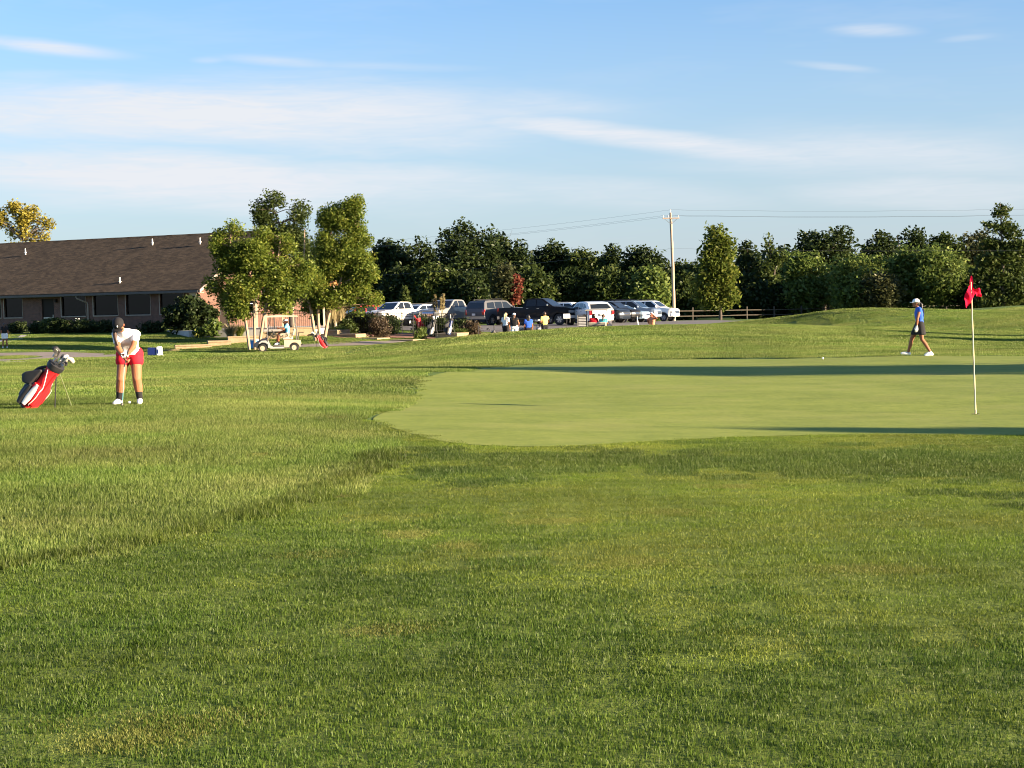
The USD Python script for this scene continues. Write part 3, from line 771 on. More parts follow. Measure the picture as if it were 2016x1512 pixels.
def wall_block(parent, pxa, pxb, top, bot, d, rot, depth, anchor='l'):
    """A course of wall whose front runs from pxa to pxb."""
    s = FPX / d
    a, b = at(pxa, bot, d), at(pxb, bot, d)
    L = (pxb - pxa) / s / math.cos(rot)
    zt = at((pxa + pxb) / 2, top, d)[2]
    zb = min(a[2], b[2]) - .35
    m = cat_(rbox(L / 2, depth / 2, 0, L, depth, zt - zb - .09, .015), rbox(L / 2, depth / 2 - .02, (zt - zb) / 2 - .042, L + .05, depth + .06, .085, .012))
    m.apply_transform(trimesh.transformations.rotation_matrix(rot, [0, 0, 1]))
    m.apply_translation([a[0], a[1], (zt + zb) / 2 - .045])
    obj('wall_section', m, 'stone_block', parent, False)


for a in ((318, 352, 687, 691, 87.6), (345, 413, 677, 685, 89.0), (410, 453, 669, 680, 90.3), (449, 522, 660, 674, 91.5), (514, 575, 651, 668, 93.0), (560, 628, 643, 661, 95.0)):
    wall_block(wl, *a, rad(16), .45)
for a in ((640, 666, 648, 658, 95.0), (662, 703, 656, 665, 94.0), (703, 745, 664, 670, 92.8), (766, 815, 667, 673, 92.0), (857, 901, 654, 666, 93.0)):
    wall_block(wr, *a, rad(-30), 1.25)

plain('cream_post', (.50, .42, .29), .7)
pg = thing('pergola', 'white pergola posts on the patio behind the cart', 'pergola', (0, 0, 0))
posts = [at(523, 646, 101), at(577, 645, 101.5), at(661, 645, 102)]
for p in posts:
    obj('post', rbox(p[0], p[1], PATIO_Z + 1.3, .13, .13, 2.6, .015), 'cream_post', pg)
    obj('post', rbox(p[0] - 1.2, p[1] + 4.2, PATIO_Z + 1.3, .13, .13, 2.6, .015), 'cream_post', pg)
a, b = posts[0], posts[2]
for dx, dy in ((0, 0), (-1.2, 4.2)):
    obj('beam', tube([(a[0] - .5 + dx, a[1] - .06 + dy, PATIO_Z + 2.7), (b[0] + .5 + dx, b[1] + .06 + dy, PATIO_Z + 2.7)], .1, 4), 'orange_wood', pg, False)
for k in range(9):
    q = a + (b - a) * (k / 8)
    obj('rafter', tube([(q[0] + .15, q[1] - .5, PATIO_Z + 2.86), (q[0] - 1.35, q[1] + 4.7, PATIO_Z + 2.86)], .06, 4), 'orange_wood', pg, False)

plain('black_iron', (0.012, 0.012, 0.013), 0.4)


def iron_fence(label, pts, zs, h=1.15):
    f = thing('iron_fence', label, 'fence', (0, 0, 0))
    pk = []
    for (p, q), (za, zb) in zip(zip(pts[:-1], pts[1:]), zip(zs[:-1], zs[1:])):
        p, q = np.array(p), np.array(q)
        n = max(1, int(round(np.linalg.norm(q - p) / 2.1)))
        for i in range(n + 1):
            c = p + (q - p) * i / n
            z = za + (zb - za) * i / n
            if i < n or q is pts[-1]:
                obj('post', cat_(rbox(c[0], c[1], z + h / 2, .07, .07, h + .1, .008), rbox(c[0], c[1], z + h + .07, .09, .09, .05, .02)), 'black_iron', f, False)
        for zz in (.12, h - .18, h - .04):
            obj('rail', tube([(*p, za + zz), (*q, zb + zz)], .018, 4), 'black_iron', f, False)
        m = int(np.linalg.norm(q - p) / .115)
        for i in range(1, m):
            c = p + (q - p) * i / m
            z = za + (zb - za) * i / m
            pk.append(bx(c[0] - .009, c[0] + .009, c[1] - .009, c[1] + .009, z + .05, z + h))
    o = obj('picket', cat_(*pk), 'black_iron', f, False)
    tag(o, kind='stuff')


iron_fence('black iron picket fence along the patio behind the cart', [at(448, 640, 97.5)[:2], at(540, 640, 96.8)[:2], at(632, 640, 97.0)[:2]], [PATIO_Z - .05] * 3)
iron_fence('black iron picket fence in front of the white pickup', [at(676, 650, 98.5)[:2], at(745, 650, 97.5)[:2], at(792, 650, 97.0)[:2], at(814, 650, 96.0)[:2], at(897, 650, 96.5)[:2]], [.30, .30, .26, .20, .20])
rf_ = thing('rope_fence', 'low black posts and rail beside the mulch bed', 'fence', (0, 0, 0))
_p = [at(942, 650, 95), at(973, 650, 95.5), at(1010, 650, 97)]
for p in _p:
    z = gz(p[0], p[1])
    obj('post', cyl(.025, .85, (p[0], p[1], z + .4), sections=8), 'black_iron', rf_)
obj('rail', tube([(p[0], p[1], gz(p[0], p[1]) + .5) for p in _p], .012, 6), 'black_iron', rf_)

# split rail fence at the far right of the lot
plain('weathered_wood', (0.06, 0.05, 0.038), 0.9, noise=0.3, scale=4)
sr = thing('rail_fence', 'weathered two rail wooden fence below the tree line', 'fence', (0, 0, 0))
_pts = []
for k in range(15):
    px_ = 1150 + k * 53.5
    d_ = 172 + (px_ - 1340) * .045
    p = at(px_, 620, d_)
    _pts.append((p[0], p[1], gz(p[0], p[1])))
for p in _pts:
    obj('post', rbox(p[0], p[1], p[2] + .62, .15, .15, 1.5, .02), 'weathered_wood', sr)
for p, q in zip(_pts[:-1], _pts[1:]):
    for h in (.45, 1.0):
        obj('rail', tube([(p[0], p[1] - .1, p[2] + h), (q[0], q[1] - .1, q[2] + h)], .045, 5), 'weathered_wood', sr, False)

# ------------------------------------------------------------------ utility pole and lines
plain('pole_wood', (0.34, 0.255, 0.19), 0.9, noise=0.15)
plain('porcelain', (0.5, 0.5, 0.5), 0.2)
plain('wire', (0.10, 0.10, 0.11), 0.5)
PP = at(1327, 606, 165); PP[2] = gz(PP[0], PP[1])
PTOP = at(1323, 419, 165)[2]
up = thing('utility_pole', 'tall pale wooden utility pole with crossarm behind the white vehicle', 'utility pole', PP)
H_ = PTOP - PP[2]
obj('pole', tube([(0, 0, -.3), (-.05, 0, H_ * .5), (-.18, 0, H_)], [.18, .155, .12], 12), 'pole_wood', up)
ca = obj('crossarm', rbox(-.17, -.16, H_ - .55, 1.7, .09, .11, .015), 'pole_wood', up)
for x_ in (-.92, -.45, .6):
    obj('insulator', cat_(cyl(.03, .16, (x_, -.16, H_ - .41), sections=8), cyl(.055, .1, (x_, -.16, H_ - .32), sections=8)), 'porcelain', ca)
obj('insulator', cat_(cyl(.035, .3, (-.18, 0, H_ + .14), sections=8), cyl(.055, .12, (-.18, 0, H_ + .28), sections=8)), 'porcelain', up)
for s_ in (-1, 1):
    obj('brace', tube([(-.17 + s_ * .65, -.19, H_ - .6), (-.15, -.17, H_ - 1.15)], .02, 4), 'steel', up)
LP = [at(480, 495, 200), np.array([PP[0], PP[1], 0]), at(2500, 400, 150)]
for k, (ox, oz, lz, rz) in enumerate(((-.92, H_ - .27, 0, 0), (.6, H_ - .27, 0, 0), (-.18, H_ + .3, 0, 0), (-.1, H_ - 3.6, -2.6, -2.2))):
    for side, end, ze in ((0, LP[0], at(480, 496, 200)[2]), (2, LP[2], at(2500, 402, 150)[2])):
        a = np.array([PP[0] + ox, PP[1] - .15, PP[2] + oz])
        b = np.array([end[0] + ox, end[1], ze + (oz - H_) + (0.0)])
        t = np.linspace(0, 1, 24)[:, None]
        pts = a + (b - a) * t
        pts[:, 2] -= (0.55 if side == 0 else .45) * 4 * t[:, 0] * (1 - t[:, 0])
        o = obj('power_line', tube(pts, .0085, 3, False), 'wire')
        nm = ['near end of the crossarm', 'far end of the crossarm', 'top of the pole', 'middle of the pole'][k]
        tag(o, f'thin dark wire running {"left" if side == 0 else "right"} from the {nm}', 'power line', 'wires on the utility pole')

# ------------------------------------------------------------------ trees, shrubs and grasses
def leaf_quads(pos, size, r, up=0.35, aspect=1.5):
    """A bent leaf-sized quad at every point."""
    n = len(pos)
    nrm = r.normal(size=(n, 3)); nrm[:, 2] = np.abs(nrm[:, 2]) + up
    nrm /= np.linalg.norm(nrm, axis=1, keepdims=True)
    a = np.cross(nrm, r.normal(size=(n, 3))); a /= np.linalg.norm(a, axis=1, keepdims=True) + 1e-9
    b = np.cross(nrm, a)
    s = (size * r.uniform(.6, 1.35, n))[:, None]
    V = np.stack([pos - a * s * .5 * aspect, pos - b * s * .42 + nrm * s * .08, pos + a * s * .5 * aspect, pos + b * s * .42 + nrm * s * .08], 1).reshape(-1, 3)
    k = np.arange(n)[:, None] * 4
    return V, np.concatenate([k + [0, 1, 2], k + [0, 2, 3]])


def foliage(name, centers, sig, per, size, mat_, parent, r, up=.35, tintsd=.16, aspect=1.5, label=None):
    """Leaves scattered round cluster centres; each cluster and each leaf has its own tint."""
    centers = np.asarray(centers)
    n = len(centers)
    sig = np.broadcast_to(np.asarray(sig, float).reshape(-1, 1) if np.ndim(sig) == 1 and len(np.atleast_1d(sig)) == n else np.asarray(sig, float), (n, 3)) if np.ndim(sig) else np.full((n, 3), sig)
    c = np.repeat(np.arange(n), per)
    pos = centers[c] + np.clip(r.normal(size=(len(c), 3)), -1.7, 1.7) * sig[c]
    V, F = leaf_quads(pos, size, r, up, aspect)
    t = np.clip(0.5 + r.normal(0, tintsd * .6, n)[c] + r.normal(0, tintsd, len(c)), 0, 1)
    p = usdkit.mesh(stage, unique(f'{prim_path(parent)}/{name}'), (V, F), M[mat_])
    primvar(p, 'tint', np.repeat(np.repeat(t, 4)[:, None], 3, 1))
    if label:
        tag(p.GetPrim(), label)
    return p.GetPrim()


def lobe_points(lobes, n, r, shell=.55):
    """Cluster centres in the lobes (cx, cy, cz, rx, ry, rz), thicker towards the outside."""
    lobes = np.asarray(lobes, float)
    w = lobes[:, 3] * lobes[:, 4] * lobes[:, 5]
    k = r.choice(len(lobes), n, p=w / w.sum())
    d = r.normal(size=(n, 3)); d /= np.linalg.norm(d, axis=1, keepdims=True)
    rr = shell + (1 - shell) * r.uniform(0, 1, n) ** .7
    rr = np.where(r.uniform(size=n) < .25, r.uniform(.1, .7, n), rr)
    return lobes[k, :3] + d * rr[:, None] * lobes[k, 3:]


def limb_mesh(trunks, lobes, r, limb_r=.05, twigs=5, sides=6):
    """Tapered trunks (point list, radius list) with limbs into each lobe."""
    ms = [tube(p, q, 8) for p, q in trunks]
    for lb in lobes:
        c = np.array(lb[:3], float)
        best = min(((np.linalg.norm(np.array(p[i]) - c) + max(0, p[i][2] - c[2]) * 3, p[i]) for p, q in trunks for i in range(1, len(p))), key=lambda t: t[0])[1]
        a = np.array(best, float)
        mid = (a + c) / 2 + r.normal(0, .06, 3) * np.linalg.norm(c - a) + [0, 0, .08 * np.linalg.norm(c - a)]
        ms.append(tube(smooth_line([a, mid, c], 4), np.linspace(limb_r, limb_r * .45, 9), sides))
        for _ in range(twigs):
            e = c + r.normal(0, .5, 3) * np.array(lb[3:])
            ms.append(tube([c + (a - c) * r.uniform(0, .5), (c + e) / 2 + r.normal(0, .1, 3), e], [limb_r * .4, limb_r * .28, limb_r * .12], 4, False))
    return cat_(*ms)


leaf_mat('leaf_birch', [(0.0, (0.042, 0.072, 0.011)), (0.45, (0.108, 0.152, 0.022)), (0.78, (0.195, 0.225, 0.036)), (1.0, (0.31, 0.30, 0.055))], .42, .9)
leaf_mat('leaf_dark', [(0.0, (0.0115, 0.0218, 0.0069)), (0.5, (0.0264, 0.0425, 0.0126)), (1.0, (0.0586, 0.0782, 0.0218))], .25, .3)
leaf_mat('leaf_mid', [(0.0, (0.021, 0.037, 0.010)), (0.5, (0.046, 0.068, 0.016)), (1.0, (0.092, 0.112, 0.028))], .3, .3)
leaf_mat('leaf_light', [(0.0, (0.0442, 0.0773, 0.0179)), (0.5, (0.1091, 0.1559, 0.0344)), (1.0, (0.2056, 0.2359, 0.0620))], .35, .3)
leaf_mat('leaf_yellow', [(0.0, (0.0449, 0.0694, 0.0130)), (0.5, (0.1047, 0.1387, 0.0210)), (1.0, (0.2024, 0.1999, 0.0430))], .4, .6)
leaf_mat('leaf_brown', [(0.0, (0.040, 0.036, 0.016)), (0.5, (0.072, 0.068, 0.032)), (1.0, (0.112, 0.100, 0.048))], .2, .4)
leaf_mat('leaf_dull', [(0.0, (0.026, 0.032, 0.012)), (0.5, (0.055, 0.062, 0.024)), (1.0, (0.095, 0.095, 0.04))], .25, .4)
leaf_mat('leaf_red', [(0.0, (0.08, 0.022, 0.016)), (0.5, (0.16, 0.04, 0.028)), (1.0, (0.23, 0.085, 0.045))], .35, .5)
leaf_mat('leaf_gold', [(0.0, (0.11, 0.085, 0.02)), (0.5, (0.27, 0.23, 0.035)), (1.0, (0.42, 0.36, 0.07))], .4, .6)
leaf_mat('leaf_straw', [(0.0, (0.17, 0.135, 0.06)), (0.5, (0.32, 0.265, 0.13)), (1.0, (0.5, 0.43, 0.25))], .35, .6)
leaf_mat('leaf_burgundy', [(0.0, (0.03, 0.022, 0.018)), (0.5, (0.075, 0.055, 0.035)), (1.0, (0.13, 0.105, 0.055))], .25, .8)
plain('bark_dark', (0.065, 0.052, 0.042), 0.95, noise=.3, scale=3, bump=.5, bscale=12)
plain('bark_birch', (0.31, 0.215, 0.14), 0.85, noise=.35, scale=4, bump=.4, bscale=12)
plain('bark_grey', (0.16, 0.13, 0.11), 0.95, noise=.3, scale=3)


def tree(name, label, base, lobes, trunks, leaf, bark, n, per, size, sig, seed, group=None, limb_r=.05, twigs=4, shell=.55, cat='tree', up=.35, extra=None):
    t = thing(name, label, cat, base, 0, group)
    r = np.random.default_rng(seed)
    obj('trunk', limb_mesh(trunks, lobes, r, limb_r, twigs), bark, t, 40)
    foliage('crown', lobe_points(lobes, n, r, shell), sig, per, size, leaf, t, r, up)
    if extra:
        extra(t, r)
    return t


def px_base(px, d, z=None):
    p = at(px, 600, d)
    return np.array([p[0], p[1], gz(p[0], p[1]) if z is None else z])


# --- the two birch clumps and the trees between them
def px_lobes(base, d, specs):
    """Lobes from photo ellipses (px, py, half width, half height[, depth offset])."""
    s = FPX / d
    out = []
    for q in specs:
        c = at(q[0], q[1], d)
        off = q[4] if len(q) > 4 else 0
        out.append((c[0] - base[0], off, c[2] - base[2], q[2] / s, min(q[2], q[3]) / s * 1.05, q[3] / s))
    return out


def split_lobes(lobes, k, f, r):
    """Breaks every lobe into k ragged smaller ones on its outer half."""
    out = []
    for lb in lobes:
        lb = np.array(lb)
        for _ in range(k):
            d = r.normal(size=3); d /= np.linalg.norm(d)
            c = lb[:3] + d * lb[3:] * r.uniform(.35, .78)
            g = f * r.uniform(.65, 1.3)
            out.append((*c, lb[3] * g, lb[4] * g, lb[5] * g * .9))
    return out


bA = px_base(502, 86.5)
lA = px_lobes(bA, 86.5, [(455, 520, 38, 38, .3), (430, 480, 20, 26, 0), (462, 455, 24, 18, 0), (420, 560, 20, 26, .2), (500, 500, 40, 36, -.4), (540, 540, 40, 40, 0), (480, 570, 46, 32, -.3), (470, 610, 28, 26, 0), (535, 590, 34, 26, .2), (520, 470, 26, 24, .3), (575, 560, 30, 34, .4), (560, 600, 16, 16, 0)])
tA = []
for px0, px1, px2, r0 in ((492, 480, 462, .085), (502, 500, 498, .085), (508, 522, 542, .09)):
    q = [at(px0, 690, 86.5) - bA, at(px1, 610, 86.5) - bA, at(px2, 540, 86.5) - bA, at(px2 + (px2 - px1) * .5, 470, 86.5) - bA]
    q[0][2] = -.15
    tA.append((smooth_line(q, 4), np.linspace(r0, .025, 13)))
lA = lA + [(*at(q[0], q[1], 86.5)[[0]] - bA[0], .3, at(q[0], q[1], 86.5)[2] - bA[2], q[2] / 37, q[2] / 40, q[3] / 37) for q in ((590, 530, 24, 30), (560, 480, 22, 22), (440, 590, 22, 20), (520, 530, 30, 30))]
lA = split_lobes(lA, 7, .36, np.random.default_rng(11)) + [(*q[:3], q[3] * .85, q[4] * .85, q[5] * .85) for q in lA]
tree('birch_tree', 'pale trunked birch clump left of the golf cart', bA, lA, tA, 'leaf_birch', 'bark_birch', 600, 92, .100, .20, 101, limb_r=.022, twigs=1, shell=.3)
bB = px_base(629, 91)
lB = px_lobes(bB, 91, [(690, 424, 30, 32, 0), (697, 406, 18, 18, 0), (655, 430, 32, 32, .3), (610, 560, 26, 30, .2), (640, 480, 28, 36, 0), (700, 470, 34, 40, .2), (715, 530, 26, 46, -.2), (665, 510, 46, 46, .3), (625, 545, 30, 44, -.2), (690, 575, 44, 26, 0), (735, 590, 14, 20, 0), (650, 590, 36, 22, -.3), (610, 600, 18, 22, .3), (700, 605, 24, 14, .2)])
tB = []
for px0, px1, px2, r0 in ((622, 612, 600, .10), (630, 626, 632, .10), (637, 650, 668, .11)):
    q = [at(px0, 672, 91) - bB, at(px1, 610, 91) - bB, at(px2, 560, 91) - bB, at(px2 + (px2 - px1) * 1.2 + 14, 450, 91) - bB]
    q[0][2] = -.15
    tB.append((smooth_line(q, 4), np.linspace(r0, .03, 13)))
lB = split_lobes(lB, 7, .36, np.random.default_rng(12)) + [(*q[:3], q[3] * .85, q[4] * .85, q[5] * .85) for q in lB]
tree('birch_tree', 'taller birch clump with leaning trunks right of the golf cart', bB, lB, tB, 'leaf_birch', 'bark_birch', 680, 92, .100, .20, 102, limb_r=.022, twigs=1, shell=.3)
bC = px_base(572, 100, PATIO_Z)
lC = px_lobes(bC, 100, [(535, 395, 26, 20, 0), (510, 410, 18, 18, 0), (590, 430, 24, 34, 0), (565, 470, 40, 40, .3), (600, 500, 30, 40, 0), (525, 440, 26, 34, 0), (580, 540, 40, 34, .2), (560, 580, 34, 24, .4), (600, 575, 28, 24, 0)])
tC = [(smooth_line([(0, 0, -.1), at(570, 560, 100) - bC, at(562, 480, 100) - bC, at(535, 400, 100) - bC], 4), np.linspace(.14, .03, 13))]
lC = split_lobes(lC, 6, .38, np.random.default_rng(13)) + [(*q[:3], q[3] * .8, q[4] * .8, q[5] * .8) for q in lC]
tree('patio_tree', 'darker tree rising between the two birch clumps', bC, lC, tC, 'leaf_mid', 'bark_dark', 360, 62, .115, .24, 103, limb_r=.03, twigs=1, shell=.3)

# --- golden tree behind the clubhouse
bD = px_base(50, 152, .3)
lD = px_lobes(bD, 152, [(45, 425, 30, 20, 0), (30, 420, 20, 18, 0), (88, 440, 14, 16, 0), (55, 455, 24, 18, 0), (86, 470, 8, 16, 0), (25, 455, 14, 20, 0), (0, 440, 16, 20, 0), (50, 490, 40, 22, 0)])
lD = split_lobes(lD, 5, .42, np.random.default_rng(14))
tree('golden_tree', 'yellowing tree showing above the clubhouse roof ridge', bD, lD, [(smooth_line([(0, 0, -.2), (.1, 0, 3), (-.2, 0, 6), (0, 0, 8.5)], 4), np.linspace(.2, .05, 13))], 'leaf_gold', 'bark_grey', 170, 30, .2, .3, 104, limb_r=.05, shell=.3)

# --- yellow-green tree on the lawn right of the pole
bE = px_base(1418, 150)
lE = px_lobes(bE, 150, [(1405, 470, 17, 20, 0), (1425, 490, 20, 26, 0), (1400, 510, 22, 30, 0), (1425, 540, 25, 30, 0), (1392, 560, 26, 24, 0), (1432, 578, 20, 22, 0), (1410, 590, 24, 16, 0), (1388, 585, 18, 14, 0)])
lE = [(q[0] * .85, q[1], q[2], q[3] * .82, q[4] * .82, q[5]) for q in lE]
tree('lawn_tree', 'yellow green pear shaped tree alone right of the pole', bE, lE, [(smooth_line([(0, 0, -.2), (0, 0, 1.6), (-.1, 0, 4), (-.3, 0, 7.4)], 4), np.linspace(.17, .04, 13))], 'leaf_yellow', 'bark_dark', 300, 34, .26, .42, 105, limb_r=.05)


# --- the tree line: (centre px, top y, width px, base y, distance, leaf, kind, label)
def far_tree(px, top, w, d, leaf, kind, label, seed, name, group='trees of the tree line', bottom=612):
    r = np.random.default_rng(seed)
    b = px_base(px, d)
    s = FPX / d
    zt = (at(px, top, d)[2] - b[2]) * 1.01
    W = w / s * 1.18
    if kind == 'cone':
        lobes = []
        for i in range(9):
            f = (i + .5) / 9
            rr = W * .5 * (1 - f) ** .8 + .25
            lobes.append((r.normal(0, rr * .15), r.normal(0, rr * .15), zt * (.06 + .92 * f), rr, rr, zt * .085))
        n, sg = 170, .4
    else:
        lobes = [(0, 0, zt * .55, W * .40, W * .36, zt * .40)]
        for i in range(11):
            a, f = r.uniform(0, 2 * PI), r.uniform(.18, .86)
            rr = W * .5 * (1 - abs(f - .48) * .85)
            k = r.uniform(.42, .62)
            lobes.append((math.cos(a) * rr * .62, math.sin(a) * rr * .62, zt * f, rr * k, rr * k, min(zt * .17, rr * k * 1.1)))
        lobes.append((r.normal(0, W * .06), 0, zt * .88, W * .16, W * .16, zt * .11))
        if kind == 'bush':
            lobes = [(q[0], q[1], q[2] * .9, q[3], q[4], q[5] * 1.25) for q in lobes]
        n, sg = int(190 + W * 20), .5
    tr = [(smooth_line([(0, 0, -.3), (r.normal(0, .15), 0, zt * .3), (r.normal(0, .3), 0, zt * .6), (0, 0, zt * .9)], 4), np.linspace(.022 * zt + .06, .04, 13))]
    if kind == 'willow':
        tr += [(smooth_line([(0, 0, -.3), (k * W * .12, r.normal(0, .2), zt * .35), (k * W * .25, 0, zt * .8)], 4), np.linspace(.1, .03, 9)) for k in (-1, 1)]
    size = .34 if d > 180 else .28
    return tree(name, label, b, lobes, tr, leaf, 'bark_dark', n, 30, size, (sg, sg, sg * (1.15 if kind == 'willow' else .85)), seed, group, limb_r=.07, twigs=2, shell=.6)


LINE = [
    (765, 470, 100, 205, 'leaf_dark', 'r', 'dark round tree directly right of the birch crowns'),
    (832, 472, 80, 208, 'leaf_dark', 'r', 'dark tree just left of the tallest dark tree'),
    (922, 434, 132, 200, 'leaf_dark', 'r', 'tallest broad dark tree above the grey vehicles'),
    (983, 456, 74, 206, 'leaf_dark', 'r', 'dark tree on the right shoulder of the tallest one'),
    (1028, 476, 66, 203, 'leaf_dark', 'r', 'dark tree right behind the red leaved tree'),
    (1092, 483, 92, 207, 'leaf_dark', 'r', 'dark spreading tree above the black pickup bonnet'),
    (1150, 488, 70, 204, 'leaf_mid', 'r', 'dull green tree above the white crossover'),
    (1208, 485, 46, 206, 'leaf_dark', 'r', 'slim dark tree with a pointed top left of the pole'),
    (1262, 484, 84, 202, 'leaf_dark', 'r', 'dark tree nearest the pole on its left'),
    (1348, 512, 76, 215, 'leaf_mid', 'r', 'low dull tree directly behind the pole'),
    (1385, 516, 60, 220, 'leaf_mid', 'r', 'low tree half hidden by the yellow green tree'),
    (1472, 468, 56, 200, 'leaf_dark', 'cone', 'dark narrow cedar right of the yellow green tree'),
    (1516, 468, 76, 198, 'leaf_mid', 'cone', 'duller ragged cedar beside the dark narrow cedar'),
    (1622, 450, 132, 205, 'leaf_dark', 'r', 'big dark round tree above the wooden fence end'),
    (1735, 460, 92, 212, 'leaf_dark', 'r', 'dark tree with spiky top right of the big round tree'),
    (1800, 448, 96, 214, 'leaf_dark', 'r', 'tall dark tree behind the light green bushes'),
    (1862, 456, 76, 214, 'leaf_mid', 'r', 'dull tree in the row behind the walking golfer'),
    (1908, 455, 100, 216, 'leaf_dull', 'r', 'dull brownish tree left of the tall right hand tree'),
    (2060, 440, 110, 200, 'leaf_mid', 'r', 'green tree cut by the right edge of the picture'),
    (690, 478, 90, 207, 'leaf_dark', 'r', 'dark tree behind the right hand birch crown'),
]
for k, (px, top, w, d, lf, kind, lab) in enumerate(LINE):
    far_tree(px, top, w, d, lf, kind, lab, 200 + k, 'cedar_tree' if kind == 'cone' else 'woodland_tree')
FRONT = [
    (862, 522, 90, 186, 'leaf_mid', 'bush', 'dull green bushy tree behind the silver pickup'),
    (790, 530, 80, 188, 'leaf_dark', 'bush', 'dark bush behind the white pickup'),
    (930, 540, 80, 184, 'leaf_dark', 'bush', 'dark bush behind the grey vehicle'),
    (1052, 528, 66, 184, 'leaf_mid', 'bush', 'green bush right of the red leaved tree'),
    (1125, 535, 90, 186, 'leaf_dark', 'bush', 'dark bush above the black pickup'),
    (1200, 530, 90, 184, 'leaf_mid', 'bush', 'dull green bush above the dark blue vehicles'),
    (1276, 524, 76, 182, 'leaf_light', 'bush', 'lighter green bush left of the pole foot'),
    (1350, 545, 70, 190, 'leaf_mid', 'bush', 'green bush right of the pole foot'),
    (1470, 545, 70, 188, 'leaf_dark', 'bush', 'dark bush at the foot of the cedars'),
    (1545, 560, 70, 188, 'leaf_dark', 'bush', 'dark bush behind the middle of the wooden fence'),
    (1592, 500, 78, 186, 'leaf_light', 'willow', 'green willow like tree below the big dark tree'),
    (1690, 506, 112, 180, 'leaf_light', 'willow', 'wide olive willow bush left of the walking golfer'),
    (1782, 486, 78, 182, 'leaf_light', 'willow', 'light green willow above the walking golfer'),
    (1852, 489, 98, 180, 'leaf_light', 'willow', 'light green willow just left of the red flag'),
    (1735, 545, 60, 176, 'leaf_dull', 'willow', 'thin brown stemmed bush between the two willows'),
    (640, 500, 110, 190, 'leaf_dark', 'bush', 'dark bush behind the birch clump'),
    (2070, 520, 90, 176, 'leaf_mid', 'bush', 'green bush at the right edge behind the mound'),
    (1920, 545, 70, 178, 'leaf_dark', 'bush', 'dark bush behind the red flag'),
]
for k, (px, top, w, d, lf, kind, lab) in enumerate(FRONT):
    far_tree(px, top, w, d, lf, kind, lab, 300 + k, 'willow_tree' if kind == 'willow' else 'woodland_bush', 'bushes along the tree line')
# red-leaved tree: olive crown with one red side
b_ = px_base(1003, 178)
lr = px_lobes(b_, 178, [(992, 560, 22, 30, 0), (985, 590, 18, 18, 0), (996, 538, 14, 16, 0)])


def red_side(t, r):
    foliage('red_branch', lobe_points(px_lobes(b_, 178, [(1014, 556, 9, 11, -.4), (1017, 572, 7, 13, -.5), (1013, 586, 6, 9, -.4)]), 60, r), .28, 30, .26, 'leaf_red', t, r)


tree('red_leaved_tree', 'small tree turning red on its right side', b_, lr, [(smooth_line([(0, 0, -.2), (0, 0, 2), (-.2, 0, 4.2)], 4), np.linspace(.12, .03, 9))], 'leaf_dull', 'bark_dark', 130, 30, .28, .4, 400, extra=red_side)
# tall airy tree at the right
b_ = px_base(1975, 172)
lr = px_lobes(b_, 172, [(1970, 416, 14, 16, 0), (1962, 445, 24, 10, 0), (1985, 455, 22, 12, 0), (1955, 480, 28, 12, .4), (1992, 490, 26, 14, -.4), (1965, 510, 40, 14, 0), (2000, 525, 24, 14, .4), (1940, 535, 30, 12, 0), (1980, 550, 44, 14, -.3), (1945, 570, 34, 12, .3), (1995, 580, 34, 14, 0), (1965, 595, 40, 10, 0)])
tree('tall_tree', 'tall airy tree with layered boughs at far right', b_, lr, [(smooth_line([(0, 0, -.3), (0, 0, 4), (-.1, 0, 8), (-.2, 0, 11.6)], 4), np.linspace(.26, .04, 13))], 'leaf_mid', 'bark_grey', 330, 30, .28, (.42, .42, .26), 401, limb_r=.06)
# small pine beside the car park
b_ = px_base(797, 140)
t_ = thing('young_pine', 'young pine tip above the white pickup roof', 'tree', b_)
r_ = np.random.default_rng(402)
zt = at(797, 566, 140)[2] - b_[2]
obj('trunk', tube([(0, 0, -.2), (0, 0, zt)], [.07, .015], 8), 'bark_dark', t_)
ct = []
for i in range(11):
    h = zt * (.15 + .83 * i / 10)
    rr = .95 * (1 - i / 11) + .06
    for k in range(7):
        a = k * .9 + i * .55
        for f in (.35, .7, 1.0):
            ct.append((math.cos(a) * rr * f, math.sin(a) * rr * f, h + .25 * f * rr))
foliage('crown', np.array(ct), .09, 9, .13, 'leaf_mid', t_, r_, aspect=2.5)

# a dense thicket far behind closes the gaps
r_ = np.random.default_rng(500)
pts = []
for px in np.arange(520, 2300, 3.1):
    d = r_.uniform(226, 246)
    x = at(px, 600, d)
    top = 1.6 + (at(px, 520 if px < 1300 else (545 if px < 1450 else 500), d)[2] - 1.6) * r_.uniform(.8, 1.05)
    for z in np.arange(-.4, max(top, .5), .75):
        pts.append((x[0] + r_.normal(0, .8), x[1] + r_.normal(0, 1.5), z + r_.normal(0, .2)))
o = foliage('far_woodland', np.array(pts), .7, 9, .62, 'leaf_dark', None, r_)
tag(o, 'mass of dark woodland filling in behind the tree line', 'woodland', kind='stuff')


